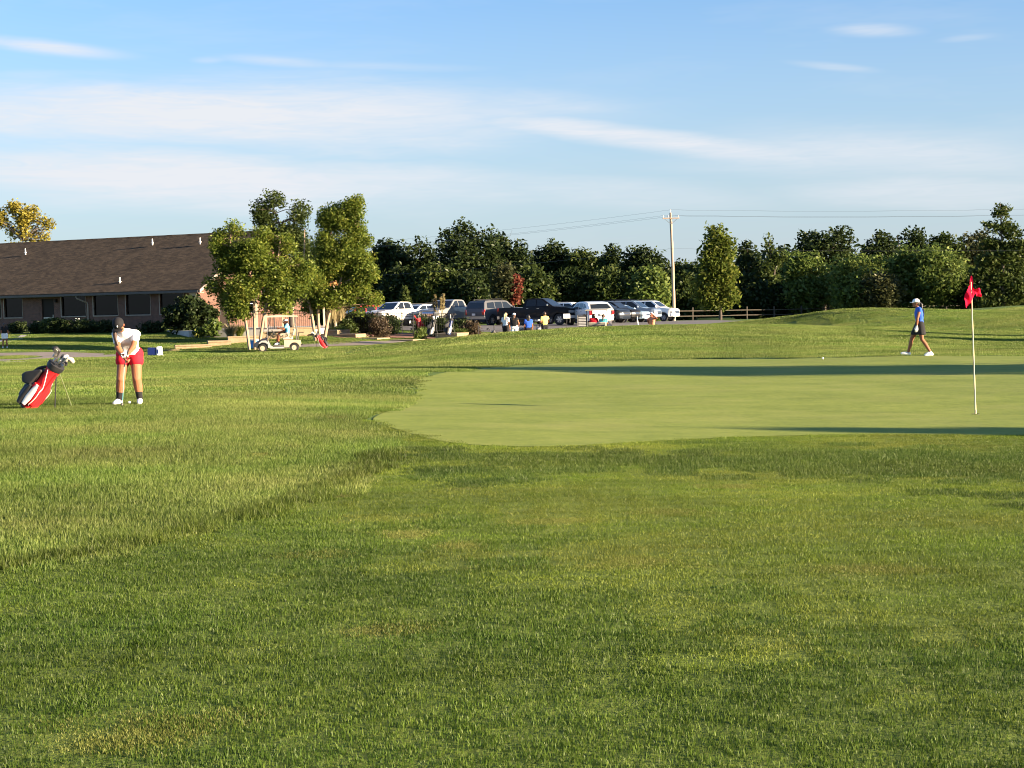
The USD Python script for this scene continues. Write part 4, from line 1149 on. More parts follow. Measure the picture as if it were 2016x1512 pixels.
# --- shrubs and ornamental grasses near the clubhouse
def shrub(name, label, px, d, w, h, leaf, seed, n=110, per=26, size=.11, z=None, group=None, dep=None, spiky=False):
    """A shrub w metres wide and h high."""
    b = px_base(px, d, z)
    r = np.random.default_rng(seed)
    t = thing(name, label, 'shrub', b, 0, group)
    lobes = [(0, 0, h * .45, w * .42, (dep or w) * .42, h * .45)] + [(r.uniform(-.3, .3) * w, r.uniform(-.3, .3) * (dep or w), h * r.uniform(.3, .68), w * .24, (dep or w) * .24, h * .3) for _ in range(6)]
    obj('stem', cat_(*[tube([(0, 0, -.1), (r.normal(0, w * .1), r.normal(0, w * .1), h * .4), (r.normal(0, w * .22), r.normal(0, w * .2), h * .8)], [.03, .02, .008], 5) for _ in range(7)]), 'bark_dark', t)
    foliage('foliage', lobe_points(lobes, n, r, .65), .13 if not spiky else .2, per, size, leaf, t, r)
    return t


def blades(name, label, px, d, h, spread, n, leaf, seed, z=None, cat='ornamental grass', width=.018, plumes=0, arch=.5, group=None, plume_mat='leaf_straw'):
    """A clump of arching ribbon leaves, with plumes on stalks if asked."""
    b = px_base(px, d, z)
    r = np.random.default_rng(seed)
    t = thing(name, label, cat, b, 0, group)
    V, F, TT = [], [], []
    for i in range(n):
        a, l = r.uniform(0, 2 * PI), h * r.uniform(.6, 1.1)
        out = spread * r.uniform(.25, 1)
        q = np.array([math.cos(a), math.sin(a), 0])
        side = np.array([-q[1], q[0], 0])
        o = q * r.uniform(0, .12 * spread) + r.normal(0, .05, 3) * [1, 1, 0]
        k = len(V)
        for f, wd in ((0, .7), (.35, 1), (.7, .8), (1, .1)):
            c = o + q * out * f ** 1.7 + np.array([0, 0, l * (f - arch * f ** 3 * .5)])
            V += [c - side * width * wd, c + side * width * wd]
        for s in range(3):
            F += [(k + 2 * s, k + 2 * s + 1, k + 2 * s + 3), (k + 2 * s, k + 2 * s + 3, k + 2 * s + 2)]
        TT += [np.clip(r.normal(.5, .25), 0, 1)] * 8
    p = usdkit.mesh(stage, unique(f'{prim_path(t)}/leaf_clump'), (np.array(V), np.array(F)), M[leaf])
    primvar(p, 'tint', np.repeat(np.array(TT)[:, None], 3, 1))
    for i in range(plumes):
        a = r.uniform(0, 2 * PI)
        q = np.array([math.cos(a), math.sin(a), 0])
        top = q * spread * r.uniform(.15, .5) + [-.18 + .1 * i / max(plumes, 1), 0, h * r.uniform(1.25, 1.6)]
        obj('stalk', tube([(0, 0, 0), top * [.3, .3, .55], top], [.012, .01, .006], 5), 'stalk_green', t)
        cen = [top + (top - np.array([0, 0, 0])) / np.linalg.norm(top) * f for f in np.linspace(-.38, .28, 9)]
        foliage('plume', np.array(cen), .035, 12, .07, plume_mat, t, r, aspect=2.5)
    return t


plain('stalk_green', (0.25, 0.24, 0.10), .8)
shrub('large_shrub', 'large dark rounded shrub at the clubhouse corner', 366, 101, 3.6, 2.5, 'leaf_dark', 601, 300, 34, .16, dep=2.4)
for k, (px, d, w, h, lf, lab) in enumerate(((80, 108.5, 1.5, .8, 'leaf_dark', 'low dark bush left of the clubhouse door'), (100, 107, 1.6, .95, 'leaf_mid', 'rounded bush in front of the clubhouse door'), (122, 106.5, 1.7, 1.0, 'leaf_dark', 'second bush right of the door under the window'),
                                            (148, 106, 1.7, .9, 'leaf_dark', 'dark bush under the small white utility sign'), (172, 105.5, 1.6, .85, 'leaf_dark', 'dark bush at the foot of the downspout'), (208, 105, 1.5, .75, 'leaf_dark', 'low dark bush just left of the golfer'),
                                            (32, 110, 1.4, .7, 'leaf_dark', 'low bush behind the concrete walkway'), (300, 103, 1.6, .7, 'leaf_dark', 'low dark bush right of the golfer'))):
    shrub('hedge_bush', lab, px, d, w, h, lf, 610 + k, 90, 30, .1, group='foundation bushes of the clubhouse')
shrub('low_shrub', 'low sunlit yellow green plant below the large shrub', 395, 97.5, 1.6, .45, 'leaf_yellow', 620, 60, 22, .12)
shrub('low_shrub', 'broad leaved plant right of the large shrub', 420, 97, .8, 1.1, 'leaf_light', 621, 40, 18, .16)
blades('ornamental_grass', 'straw coloured grass clump behind the left block wall', 452, 95, 1.15, .8, 260, 'leaf_straw', 630)
blades('ornamental_grass', 'green grass clump beside the left birch trunks', 470, 95.5, 1.0, .8, 200, 'leaf_yellow', 631)
blades('tall_grass', 'tall golden grass standing right of the birch trunks', 652, 97, 2.3, .55, 300, 'leaf_straw', 632, arch=.15)
blades('tall_grass', 'second tall golden grass beside the pergola post', 668, 98, 2.2, .5, 240, 'leaf_straw', 633, arch=.15)
blades('ornamental_grass', 'low green grass tuft on the block wall', 668, 95.6, .75, .9, 260, 'leaf_light', 634)
blades('pampas_grass', 'pampas grass with tall cream plumes by the car park', 868, 99, 1.4, .8, 260, 'leaf_yellow', 635, plumes=7, cat='pampas grass')
blades('ornamental_grass', 'green grass clump right of the iron fence end', 908, 95.5, .8, .7, 240, 'leaf_light', 636)
blades('ornamental_grass', 'small tuft of grass right of the black golf bags', 925, 97.5, 1.0, .5, 160, 'leaf_mid', 637)
shrub('dark_shrub', 'wide black green shrub behind the iron fence', 700, 99, 2.1, 1.35, 'leaf_dark', 640, 150, 30, .11)
shrub('dark_shrub', 'black green shrub left of the burgundy shrub', 726, 98.5, 1.6, 1.3, 'leaf_dark', 641, 130, 30, .11)
shrub('burgundy_shrub', 'brownish burgundy shrub in front of the iron fence', 747, 94.5, 1.35, 1.2, 'leaf_burgundy', 642, 130, 30, .09)
shrub('dark_shrub', 'dark shrub behind the black golf bags', 862, 97.5, 1.6, 1.25, 'leaf_dark', 643, 130, 30, .1)
shrub('dark_shrub', 'small brown shrub right of the grass clump', 926, 96.3, 1.3, 1.0, 'leaf_burgundy', 644, 90, 26, .1)
shrub('dark_shrub', 'dark shrub behind the fence under the white pickup bonnet', 766, 99.5, 1.9, 1.25, 'leaf_dark', 647, 140, 30, .1)
shrub('dark_shrub', 'dull green shrub behind the fence left of the pampas grass', 838, 100.5, 1.7, 1.15, 'leaf_mid', 648, 120, 28, .1)
shrub('dark_shrub', 'dark low shrub below the grey vehicle', 903, 99, 1.3, 1.0, 'leaf_dark', 649, 90, 28, .1)
shrub('low_shrub', 'small round green shrub left of the black golf bags', 827, 93.5, .75, .65, 'leaf_light', 645, 60, 24, .08)
shrub('dark_shrub', 'dark shrub with pale leaves below the birch', 682, 96.5, 1.1, 1.0, 'leaf_mid', 646, 70, 22, .12)

# --- trees standing outside the frame on the right; their long shadows cross the green
for k, (tx, ty, hh, ww, sd) in enumerate([(43.2, 26.0, 10.5, 6.0, 1), (36.2, 9.3, 7.0, 1.7, 2), (51.7, 60.9, 8.0, 2.0, 3), (46.4, 56.5, 6.5, 1.8, 4)]):
    b_ = np.array([tx, ty, gz(tx, ty)])
    r_ = np.random.default_rng(700 + sd)
    lb = [(r_.normal(0, ww * .16), r_.normal(0, ww * .16), hh * f, ww * .34, ww * .34, hh * .16) for f in np.linspace(.3, .86, 9)]
    tree('lawn_edge_tree', ['broad leafy tree outside the frame whose shadow crosses the green', 'slim leafy tree outside the frame nearest the camera', 'leafy tree outside the frame level with the flag', 'leafy tree outside the frame near the mound'][k],
         b_, lb, [(smooth_line([(0, 0, -.2), (0, 0, hh * .4), (0, 0, hh * .85)], 4), np.linspace(.2, .05, 9))], 'leaf_mid', 'bark_dark', 240, 34, .34, ww * .085, 720 + sd, 'trees right of the frame', limb_r=.07)

# ------------------------------------------------------------------ vehicles
plain('tyre', (0.018, 0.018, 0.019), 0.85, bump=.2)
plain('rim_silver', (0.55, 0.56, 0.58), 0.28, metallic=.85)
plain('rim_dark', (0.16, 0.16, 0.17), 0.35, metallic=.7)
plain('black_plastic', (0.022, 0.022, 0.024), 0.55)
plain('chrome', (0.75, 0.75, 0.76), 0.12, metallic=1.0, noise=.02)
plain('car_glass', (0.012, 0.015, 0.018), 0.04, noise=.05)
plain('lamp_clear', (0.24, 0.25, 0.26), 0.15, coat=.6)
plain('lamp_red', (0.35, 0.012, 0.012), 0.12, coat=1.0)
plain('plate_white', (0.6, 0.6, 0.58), 0.5)


def paint(name, c, metallic=.0, rough=.35):
    dark = max(c) < .1
    plain('paint_' + name, c, .6, metallic, noise=.03, scale=2, coat=.2 if dark else .9, spec=.12 if dark else .5)
    return 'paint_' + name


KIND = {
    # L, W, H, side silhouette (from rear to front along the top), windows (side), screens (front line, rear line), wheel radius, wheel x
    'pickup': dict(L=5.9, W=2.0, H=1.95, top=[(-2.93, .62), (-2.95, 1.30), (-.92, 1.32), (-.86, 1.55), (-.72, 1.86), (-.55, 1.93), (.35, 1.95), (.62, 1.90), (1.42, 1.36), (1.6, 1.32), (2.55, 1.24), (2.86, 1.14), (2.93, .95), (2.95, .55)],
                   win=[[(-.66, 1.38), (-.60, 1.76), (-.48, 1.84), (.10, 1.86), (.10, 1.38)], [(.17, 1.38), (.17, 1.86), (.50, 1.85), (1.14, 1.42), (1.14, 1.38)]], fs=[(.66, 1.86), (1.40, 1.38)], rs=[(-.85, 1.42), (-.74, 1.84)], belt=1.34, wr=.41, wx=(-1.80, 1.92), bed=True, doors=((-.70, .13), (.13, 1.2))),
    'suv': dict(L=5.0, W=1.98, H=1.86, top=[(-2.42, .6), (-2.48, 1.0), (-2.42, 1.2), (-2.22, 1.70), (-2.05, 1.82), (-1.4, 1.86), (.2, 1.84), (.5, 1.78), (1.22, 1.26), (1.4, 1.2), (2.2, 1.10), (2.42, .98), (2.5, .72), (2.48, .5)],
                win=[[(-2.05, 1.28), (-1.95, 1.68), (-1.15, 1.73), (-1.15, 1.25)], [(-1.06, 1.25), (-1.06, 1.73), (-.22, 1.74), (-.22, 1.24)], [(-.14, 1.24), (-.14, 1.74), (.36, 1.72), (.98, 1.28), (.98, 1.24)]], fs=[(.54, 1.74), (1.20, 1.28)], rs=[(-2.38, 1.26), (-2.21, 1.68)], belt=1.22, wr=.38, wx=(-1.46, 1.55), doors=((-1.1, -.18), (-.18, 1.0))),
    'crossover': dict(L=4.75, W=1.88, H=1.68, top=[(-2.3, .6), (-2.36, .92), (-2.30, 1.10), (-1.75, 1.52), (-1.55, 1.60), (-.8, 1.67), (.1, 1.66), (.35, 1.61), (1.16, 1.12), (1.3, 1.08), (2.05, .98), (2.28, .86), (2.36, .66), (2.34, .45)],
                      win=[[(-1.62, 1.22), (-1.25, 1.48), (-.98, 1.54), (-.98, 1.14)], [(-.90, 1.14), (-.90, 1.55), (-.22, 1.57), (-.22, 1.12)], [(-.14, 1.12), (-.14, 1.57), (.28, 1.54), (.92, 1.14), (.92, 1.11)]], fs=[(.40, 1.57), (1.14, 1.13)], rs=[(-2.22, 1.16), (-1.80, 1.48)], belt=1.10, wr=.365, wx=(-1.38, 1.42), doors=((-.95, -.18), (-.18, .95))),
    'sedan': dict(L=4.85, W=1.84, H=1.46, top=[(-2.38, .55), (-2.42, .85), (-2.36, 1.02), (-1.72, 1.06), (-1.0, 1.38), (-.75, 1.43), (-.1, 1.46), (.25, 1.42), (1.1, .99), (1.25, .95), (2.1, .86), (2.34, .74), (2.42, .55), (2.40, .38)],
                  win=[[(-1.28, 1.09), (-.92, 1.32), (-.70, 1.35), (-.70, 1.05)], [(-.62, 1.05), (-.62, 1.36), (-.10, 1.38), (-.10, 1.03)], [(-.03, 1.03), (-.03, 1.38), (.2, 1.36), (.86, 1.03), (.86, 1.01)]], fs=[(.29, 1.38), (1.08, 1.0)], rs=[(-1.68, 1.08), (-1.05, 1.36)], belt=1.0, wr=.335, wx=(-1.4, 1.45), doors=((-.66, -.06), (-.06, .9))),
    'minivan': dict(L=5.1, W=1.98, H=1.76, top=[(-2.45, .55), (-2.52, 1.0), (-2.45, 1.15), (-2.22, 1.62), (-2.0, 1.72), (-1.2, 1.76), (.3, 1.74), (.65, 1.66), (1.6, 1.10), (1.75, 1.05), (2.3, .92), (2.5, .76), (2.55, .58), (2.52, .4)],
                    win=[[(-2.1, 1.16), (-1.98, 1.58), (-1.2, 1.64), (-1.2, 1.14)], [(-1.11, 1.14), (-1.11, 1.64), (-.1, 1.65), (-.1, 1.12)], [(-.02, 1.12), (-.02, 1.65), (.5, 1.61), (1.3, 1.14), (1.3, 1.1)]], fs=[(.70, 1.62), (1.58, 1.12)], rs=[(-2.42, 1.18), (-2.22, 1.58)], belt=1.08, wr=.35, wx=(-1.5, 1.58), doors=((-1.15, -.06), (-.06, 1.3))),
}


def vehicle(name, label, kind, px, bottom, d, rot, body, trim=None, rim='rim_silver', scale=(1, 1, 1), cat=None, cap=None, group='vehicles in the car park', bed_empty=True, bar=None):
    K = KIND[kind]
    L, W, H = K['L'], K['W'], K['H']
    p = at(px, bottom, d)
    t = thing(name, label, cat or {'pickup': 'pickup truck', 'suv': 'sport utility vehicle', 'crossover': 'crossover', 'sedan': 'car', 'minivan': 'minivan'}[kind], (p[0], p[1], gz(p[0], p[1])), rot, group)
    if scale != (1, 1, 1):
        UsdGeom.Xformable(t).AddScaleOp().Set(Gf.Vec3f(*scale))
    bot = .30 if kind in ('sedan', 'crossover', 'minivan') else .42
    sil = Polygon([(K['top'][0][0] + .04, bot)] + K['top'] + [(K['top'][-1][0] - .06, bot)]).buffer(-.03, join_style=1, quad_segs=3).buffer(.03, join_style=1, quad_segs=3)
    hw = W / 2
    b = K['belt']

    def shell(o):
        """The body's volume grown by o metres: side outline x plan x cross-section."""
        s = cs_extrude(sil.buffer(o, join_style=2), W + 1, 'y')
        pl = Polygon([(-L / 2 - .1 + .12, -hw), (-L / 2 + .02, -hw + .16), (-L / 2 - .1, -hw * .6), (-L / 2 - .1, hw * .6), (-L / 2 + .02, hw - .16), (-L / 2 + .12, hw), (L / 2 - .55, hw), (L / 2 - .2, hw - .10), (L / 2 - .02, hw * .62), (L / 2 + .06, 0), (L / 2 - .02, -hw * .62), (L / 2 - .2, -hw + .10), (L / 2 - .55, -hw)]).buffer(o, join_style=2)
        cs = Polygon([(-hw * .93, .1), (-hw * .985, .5), (-hw, b * .72), (-hw * .965, b), (-hw * .80, H - .08), (-hw * .70, H + .02), (hw * .70, H + .02), (hw * .80, H - .08), (hw * .965, b), (hw, b * .72), (hw * .985, .5), (hw * .93, .1)]).buffer(o, join_style=2)
        return s ^ cs_extrude(pl, 6, 'z', 1.0) ^ cs_extrude(cs, 12, 'x')

    S0, S1, S2 = shell(0), shell(.008), shell(.016)
    bodym = S0
    for wx in K['wx']:
        bodym -= m3.Manifold.cylinder(3, K['wr'] + .075, K['wr'] + .075, 24, True).rotate((90, 0, 0)).translate((wx, 0, K['wr'])) ^ (m3.Manifold.cube((3, .8, 3), True).translate((wx, hw, .5)) + m3.Manifold.cube((3, .8, 3), True).translate((wx, -hw, .5)))
    if K.get('bed') and not cap:
        bodym -= m3.Manifold.cube((1.92, W - .36, .6)).translate((-2.86, -hw + .18, .86))
    # shut lines
    for a, c in K['doors']:
        for x_ in (a, c):
            for s_ in (-1, 1):
                bodym -= m3.Manifold.cube((.014, .03, b - bot - .15)).translate((x_, s_ * hw - .015 if s_ > 0 else -hw - .015, bot + .1))
    obj('body', to_tm(bodym), body, t, 28)
    for poly in K['win']:
        pr = cs_extrude(Polygon(poly), W + 1, 'y') ^ S1
        for s_ in (-1, 1):
            o = pr ^ m3.Manifold.cube((12, hw, 4), True).translate((0, s_ * (hw * .58 + hw / 2), 1.5))
            obj('window', to_tm(o), 'car_glass', t, False)
    for nm, (q0, q1), sg in (('windscreen', K['fs'], 1), ('rear_window', K['rs'], -1)):
        q0, q1 = np.array(q0), np.array(q1)
        dv = (q1 - q0) / np.linalg.norm(q1 - q0)
        nv = np.array([-dv[1], dv[0]]) * .12
        slab = Polygon([q0 + nv, q1 + nv, q1 - nv, q0 - nv])
        zt, zb = max(q0[1], q1[1]), min(q0[1], q1[1])
        yz = Polygon([(-hw * .86, zb), (-hw * .70, zt), (hw * .70, zt), (hw * .86, zb)])
        obj(nm, to_tm(cs_extrude(slab, W + 1, 'y') ^ cs_extrude(yz, 12, 'x') ^ S1), 'car_glass', t, False)
    fz = K['top'][-3][1]
    hz0, hz1 = fz - .30, fz - .06
    for s_ in (-1, 1):
        c = m3.Manifold.cube((.42, .38, (hz1 - hz0) * .72), True).translate((L / 2 - .12, s_ * (hw - .26), (hz0 + hz1) / 2)) ^ S2
        obj('headlight', to_tm(c), 'lamp_clear', t, 30)
        rz0, rz1 = (b * .66, b * .97)
        c = m3.Manifold.cube((.22, .22, rz1 - rz0), True).translate((-L / 2 + .05, s_ * (hw - .12), (rz0 + rz1) / 2)) ^ S2
        obj('taillight', to_tm(c), 'lamp_red', t, 30)
    gr = obj('grille', to_tm(m3.Manifold.cube((.5, W * .50, hz1 - hz0 + .08), True).translate((L / 2, 0, (hz0 + hz1) / 2 - .05)) ^ S1), 'black_plastic' if not K.get('bed') else 'chrome', t, 30)
    for z_ in np.linspace(hz0 + .0, hz1 - .07, 3):
        obj('grille_bar', to_tm(m3.Manifold.cube((.5, W * .49, .025), True).translate((L / 2, 0, z_)) ^ S2), 'chrome' if not K.get('bed') else 'black_plastic', gr, False)
    bm = trim or body
    bl = 'chrome' if kind == 'pickup' else bm
    obj('front_bumper', to_tm(m3.Manifold.cube((.34, W * 1.02, .20), True).translate((L / 2 - .10, 0, bot + .16)) ^ S2), bl, t, 30)
    obj('rear_bumper', to_tm(m3.Manifold.cube((.26, W * 1.02, .20), True).translate((-L / 2 + .06, 0, bot + .18)) ^ S2), bl, t, 30)
    obj('license_plate', bx(-L / 2 - .1, -L / 2 - .055, -.15, .15, b * .62, b * .62 + .15), 'plate_white', t, False)
    for s_ in (-1, 1):
        obj('lower_trim', to_tm(m3.Manifold.cube((K['wx'][1] - K['wx'][0] - 2 * K['wr'] - .2, .2, .13), True).translate(((K['wx'][0] + K['wx'][1]) / 2, s_ * (hw - .1), bot + .07)) ^ S2), trim or 'black_plastic', t, False)
        mx = K['win'][-1][-1][0] - .06
        mm = obj('mirror', rbox(mx, s_ * (hw + .10), b + .10, .14, .22, .19, .05), 'chrome' if kind == 'pickup' and body == 'paint_black' else body, t)
        for a, c in K['doors']:
            obj('door_handle', rbox(a + .16, s_ * (hw + .006), b - .12, .17, .04, .035, .01), 'chrome', t)
        if kind in ('suv', 'minivan'):
            obj('roof_rail', tube([(-1.8, s_ * hw * .68, H + .03), (-1.6, s_ * hw * .68, H + .075), (-.1, s_ * hw * .68, H + .075), (.1, s_ * hw * .68, H + .03)], .02, 5), 'black_plastic', t)
    for wx in K['wx']:
        for s_ in (-1, 1):
            wr = K['wr']
            prof = Polygon([(wr * .60, -.11), (wr * .94, -.11), (wr, -.085), (wr, .085), (wr * .94, .11), (wr * .60, .11)])
            ring = trimesh.creation.revolve(np.vstack([np.array(prof.exterior.coords)]), sections=28)
            ring.apply_transform(trimesh.transformations.rotation_matrix(PI / 2, [1, 0, 0]))
            ring.apply_translation([wx, s_ * (hw - .14), wr])
            wm = obj('wheel', ring, 'tyre', t, 30)
            spokes = [cyl(wr * .60, .10, (wx, s_ * (hw - .16), wr), 'y', 24)]
            for k in range(6):
                sp = bx(0, wr * .58, -.035, .035, -.03, .03)
                sp.apply_transform(trimesh.transformations.rotation_matrix(k * PI / 3, [0, 1, 0]) @ np.eye(4))
                sp.apply_translation([wx, s_ * (hw - .085), wr])
                spokes.append(sp)
            obj('rim', cat_(*spokes[1:], cyl(wr * .16, .06, (wx, s_ * (hw - .075), wr), 'y', 12)), rim, wm, 30)
            obj('hub_disc', spokes[0], 'rim_dark', wm, 30)
    if cap:
        cp = Polygon([(-2.9, 1.31), (-2.72, 1.86), (-2.6, 1.92), (-.98, 1.92), (-.94, 1.33)])
        cs2 = Polygon([(-hw * .95, 1.3), (-hw * .8, 1.88), (-hw * .7, 1.95), (hw * .7, 1.95), (hw * .8, 1.88), (hw * .95, 1.3)])
        obj('bed_cover', to_tm(cs_extrude(cp, W, 'y') ^ cs_extrude(cs2, 12, 'x')), cap, t, 30)
        for s_ in (-1, 1):
            wpoly = Polygon([(-2.6, 1.45), (-2.5, 1.78), (-1.1, 1.78), (-1.1, 1.45)])
            o = cs_extrude(wpoly, W, 'y') ^ cs_extrude(cs2.buffer(.008), 12, 'x') ^ m3.Manifold.cube((12, hw, 4), True).translate((0, s_ * (hw * .6 + hw / 2), 1.5))
            obj('window', to_tm(o), 'car_glass', t, False)
    return t


WHITE, CREAM, BLACK = paint('white', (.78, .78, .76)), paint('cream', (.74, .70, .62)), paint('black', (.008, .008, .01))
SILVER, GREY, NAVY = paint('silver', (.36, .38, .40), .1), paint('grey', (.075, .078, .085), .0), paint('navy', (.014, .020, .032), .2)
BLUEG, ICE, RED = paint('slate_blue', (.15, .20, .28), .1), paint('ice_blue', (.38, .50, .58), .2), paint('red', (.42, .015, .02))
PEWTER, TANT = paint('pewter', (.19, .185, .17), .1), paint('tan', (.40, .36, .29), .2)
PEARL = paint('pearl', (.72, .69, .64))
vehicle('pickup_truck', 'big black crew cab pickup with chrome front, side on', 'pickup', 1063, 644, 118, rad(-24), BLACK, rim='rim_silver')
vehicle('sport_utility_vehicle', 'grey tall vehicle with tan lower trim and dark rear window', 'suv', 976, 641, 121, rad(50), GREY, trim=TANT, scale=(.96, .96, 1.0))
vehicle('pickup_truck', 'silver grey crew cab pickup behind the pampas plumes', 'pickup', 886, 640, 122, rad(238), PEWTER)
vehicle('pickup_truck', 'white extended cab pickup behind the iron fence', 'pickup', 783, 640, 121, rad(228), CREAM, scale=(.88, .95, .93))
vehicle('minivan', 'silver blue van right behind the white pickup', 'minivan', 824, 636, 129, rad(232), SILVER)
vehicle('minivan', 'white van with roof just right of the birch', 'minivan', 742, 634, 133, rad(205), WHITE)
vehicle('sport_utility_vehicle', 'red vehicle partly hidden behind the birch foliage', 'suv', 712, 634, 129, rad(200), RED, scale=(.9, .95, .93))
vehicle('crossover', 'dark blue car roof behind the silver grey pickup', 'crossover', 846, 632, 135, rad(205), NAVY)
vehicle('sedan', 'dark car roof seen over the black pickup bed', 'sedan', 1000, 631, 137, rad(-30), NAVY, scale=(.95, 1, 1.05))
vehicle('sedan', 'silver car roof seen over the black pickup bed', 'sedan', 1026, 631, 138, rad(-30), SILVER, scale=(.95, 1, 1.05))
vehicle('sport_utility_vehicle', 'white vehicle roof behind the black pickup windscreen', 'suv', 1122, 631, 138, rad(-28), WHITE)
vehicle('crossover', 'pearl white crossover seen from behind beside the black pickup', 'crossover', 1160, 641, 116.5, rad(110), PEARL)
vehicle('crossover', 'dark slate crossover facing right next to the pearl one', 'crossover', 1180, 637, 123, rad(-31), NAVY, rim='rim_dark')
vehicle('sport_utility_vehicle', 'black vehicle with bright front lamps behind the dark crossover', 'suv', 1203, 634, 130, rad(-28), BLACK, scale=(.95, .96, .92))
vehicle('sport_utility_vehicle', 'long slate blue vehicle behind the pale blue car', 'suv', 1243, 631, 137, rad(-22), BLUEG)
vehicle('sedan', 'pale ice blue car nose beside the black vehicle', 'sedan', 1222, 634, 131, rad(-26), ICE)
vehicle('sport_utility_vehicle', 'white vehicle at the right end of the car park', 'suv', 1281, 631, 142, rad(-26), WHITE)

# ------------------------------------------------------------------ people
def skin_mat(name, c):
    mat(name, {'t': ('texture_coordinate', {}), 'n': ('noise_texture', {'scale': 14.0, 'detail': 3.0}), 'r': ('rgb_ramp', {'ramp': [(.3, tuple(np.array(c) * .92)), (.7, tuple(np.array(c) * 1.06))]}),
               'p': ('principled_bsdf', {'roughness': .68, 'specular_ior_level': .3, 'subsurface_weight': .15, 'subsurface_scale': .01})}, [('t.object', 'n.vector'), ('n.fac', 'r.fac'), ('r.color', 'p.base_color')])


skin_mat('skin', (.29, .115, .056)); skin_mat('skin_tan', (.235, .095, .048))


def cloth(name, c, rough=.85):
    plain('cloth_' + name, c, rough, noise=.10, scale=9, bump=.35, bscale=22, spec=.25)
    return 'cloth_' + name


for n_, c_ in (('white', (.76, .76, .77)), ('black', (.014, .014, .016)), ('red', (.55, .012, .025)), ('blue', (.03, .10, .48)), ('yellow', (.72, .55, .16)), ('teal', (.10, .48, .52)), ('sky', (.16, .52, .72)), ('navy', (.016, .022, .06)), ('orange', (.62, .24, .13)), ('khaki', (.42, .34, .24)), ('grey', (.2, .2, .2))):
    cloth(n_, c_)
plain('hair_brown', (.045, .022, .012), .5, noise=.3, scale=20)
plain('hair_blonde', (.45, .32, .16), .5, noise=.25, scale=20)
plain('hair_black', (.012, .009, .008), .45, noise=.3, scale=20)
plain('eye_dark', (.01, .008, .006), .2)
plain('lips', (.36, .11, .09), .5)


def sph(c, r, n=14):
    return m3.Manifold.sphere(float(r), n).translate(tuple(map(float, c)))


def bone(a, b, ra, rb, n=14):
    return m3.Manifold.batch_hull([sph(a, ra, n), sph(b, rb, n)])


def hullof(*cr):
    return m3.Manifold.batch_hull([sph(c, r) for c, r in cr])


def lerp(a, b, t):
    return np.asarray(a, float) * (1 - t) + np.asarray(b, float) * t


def refine_smooth(mf, length, it=8):
    tm = to_tm(mf.refine_to_length(length))
    tm.merge_vertices()
    trimesh.smoothing.filter_taubin(tm, .5, .53, iterations=it)
    return tm


def hand_mf(wr, el, palm_side, thumb_side, curl, k=1.0):
    """Palm and five bent fingers beyond the wrist."""
    wr, el = np.asarray(wr, float), np.asarray(el, float)
    f = (wr - el) / np.linalg.norm(wr - el)
    n = np.asarray(palm_side, float); n = n - f * (n @ f); n /= np.linalg.norm(n)      # palm faces n
    s = np.asarray(thumb_side, float); s = s - f * (s @ f) - n * (s @ n); s /= np.linalg.norm(s)
    P = lambda a, b, c: wr + k * (f * a + s * b + n * c)
    out = m3.Manifold.batch_hull([sph(P(.0, .018, 0), .016 * k, 8), sph(P(.0, -.018, 0), .016 * k, 8), sph(P(.085, .032, 0), .012 * k, 8), sph(P(.08, -.032, 0), .012 * k, 8)])
    for b, L_ in ((.030, .070), (.010, .080), (-.010, .074), (-.030, .058)):
        p0 = P(.082, b, 0)
        a1 = curl * .6
        p1 = p0 + k * L_ * .5 * (f * math.cos(a1) + n * math.sin(a1))
        a2 = curl * 1.5
        p2 = p1 + k * L_ * .5 * (f * math.cos(a2) + n * math.sin(a2))
        out += bone(p0, p1, .0095 * k, .0088 * k, 8) + bone(p1, p2, .0088 * k, .0072 * k, 8)
    t0, t1 = P(.02, .026, .004), P(.055, .052, .016 + .015 * curl)
    t2 = t1 + k * .03 * (f * .8 + n * .5 * curl + s * .1)
    out += bone(t0, t1, .013 * k, .0105 * k, 8) + bone(t1, t2, .0105 * k, .008 * k, 8)
    return out


def pose(**kw):
    """A relaxed standing pose facing +x, 1.65 m tall; kw overrides joints."""
    J = dict(hiR=(0, -.085, .86), hiL=(0, .085, .86), wa=(0, 0, 1.03), ch=(.01, 0, 1.22), nk=(.0, 0, 1.40), hd=(.025, 0, 1.535), shR=(0, -.165, 1.355), shL=(0, .165, 1.355), elR=(-.02, -.21, 1.08), elL=(-.02, .21, 1.08),
             wrR=(.06, -.22, .85), wrL=(.06, .22, .85), knR=(.02, -.09, .47), knL=(.02, .09, .47), anR=(-.02, -.095, .085), anL=(-.02, .095, .085), toR=(.14, -.12, .035), toL=(.14, .12, .035), look=(1, 0, 0), upv=(0, 0, 1), fem=1)
    J.update(kw)
    return {k: (np.asarray(v, float) if not np.isscalar(v) else v) for k, v in J.items()}


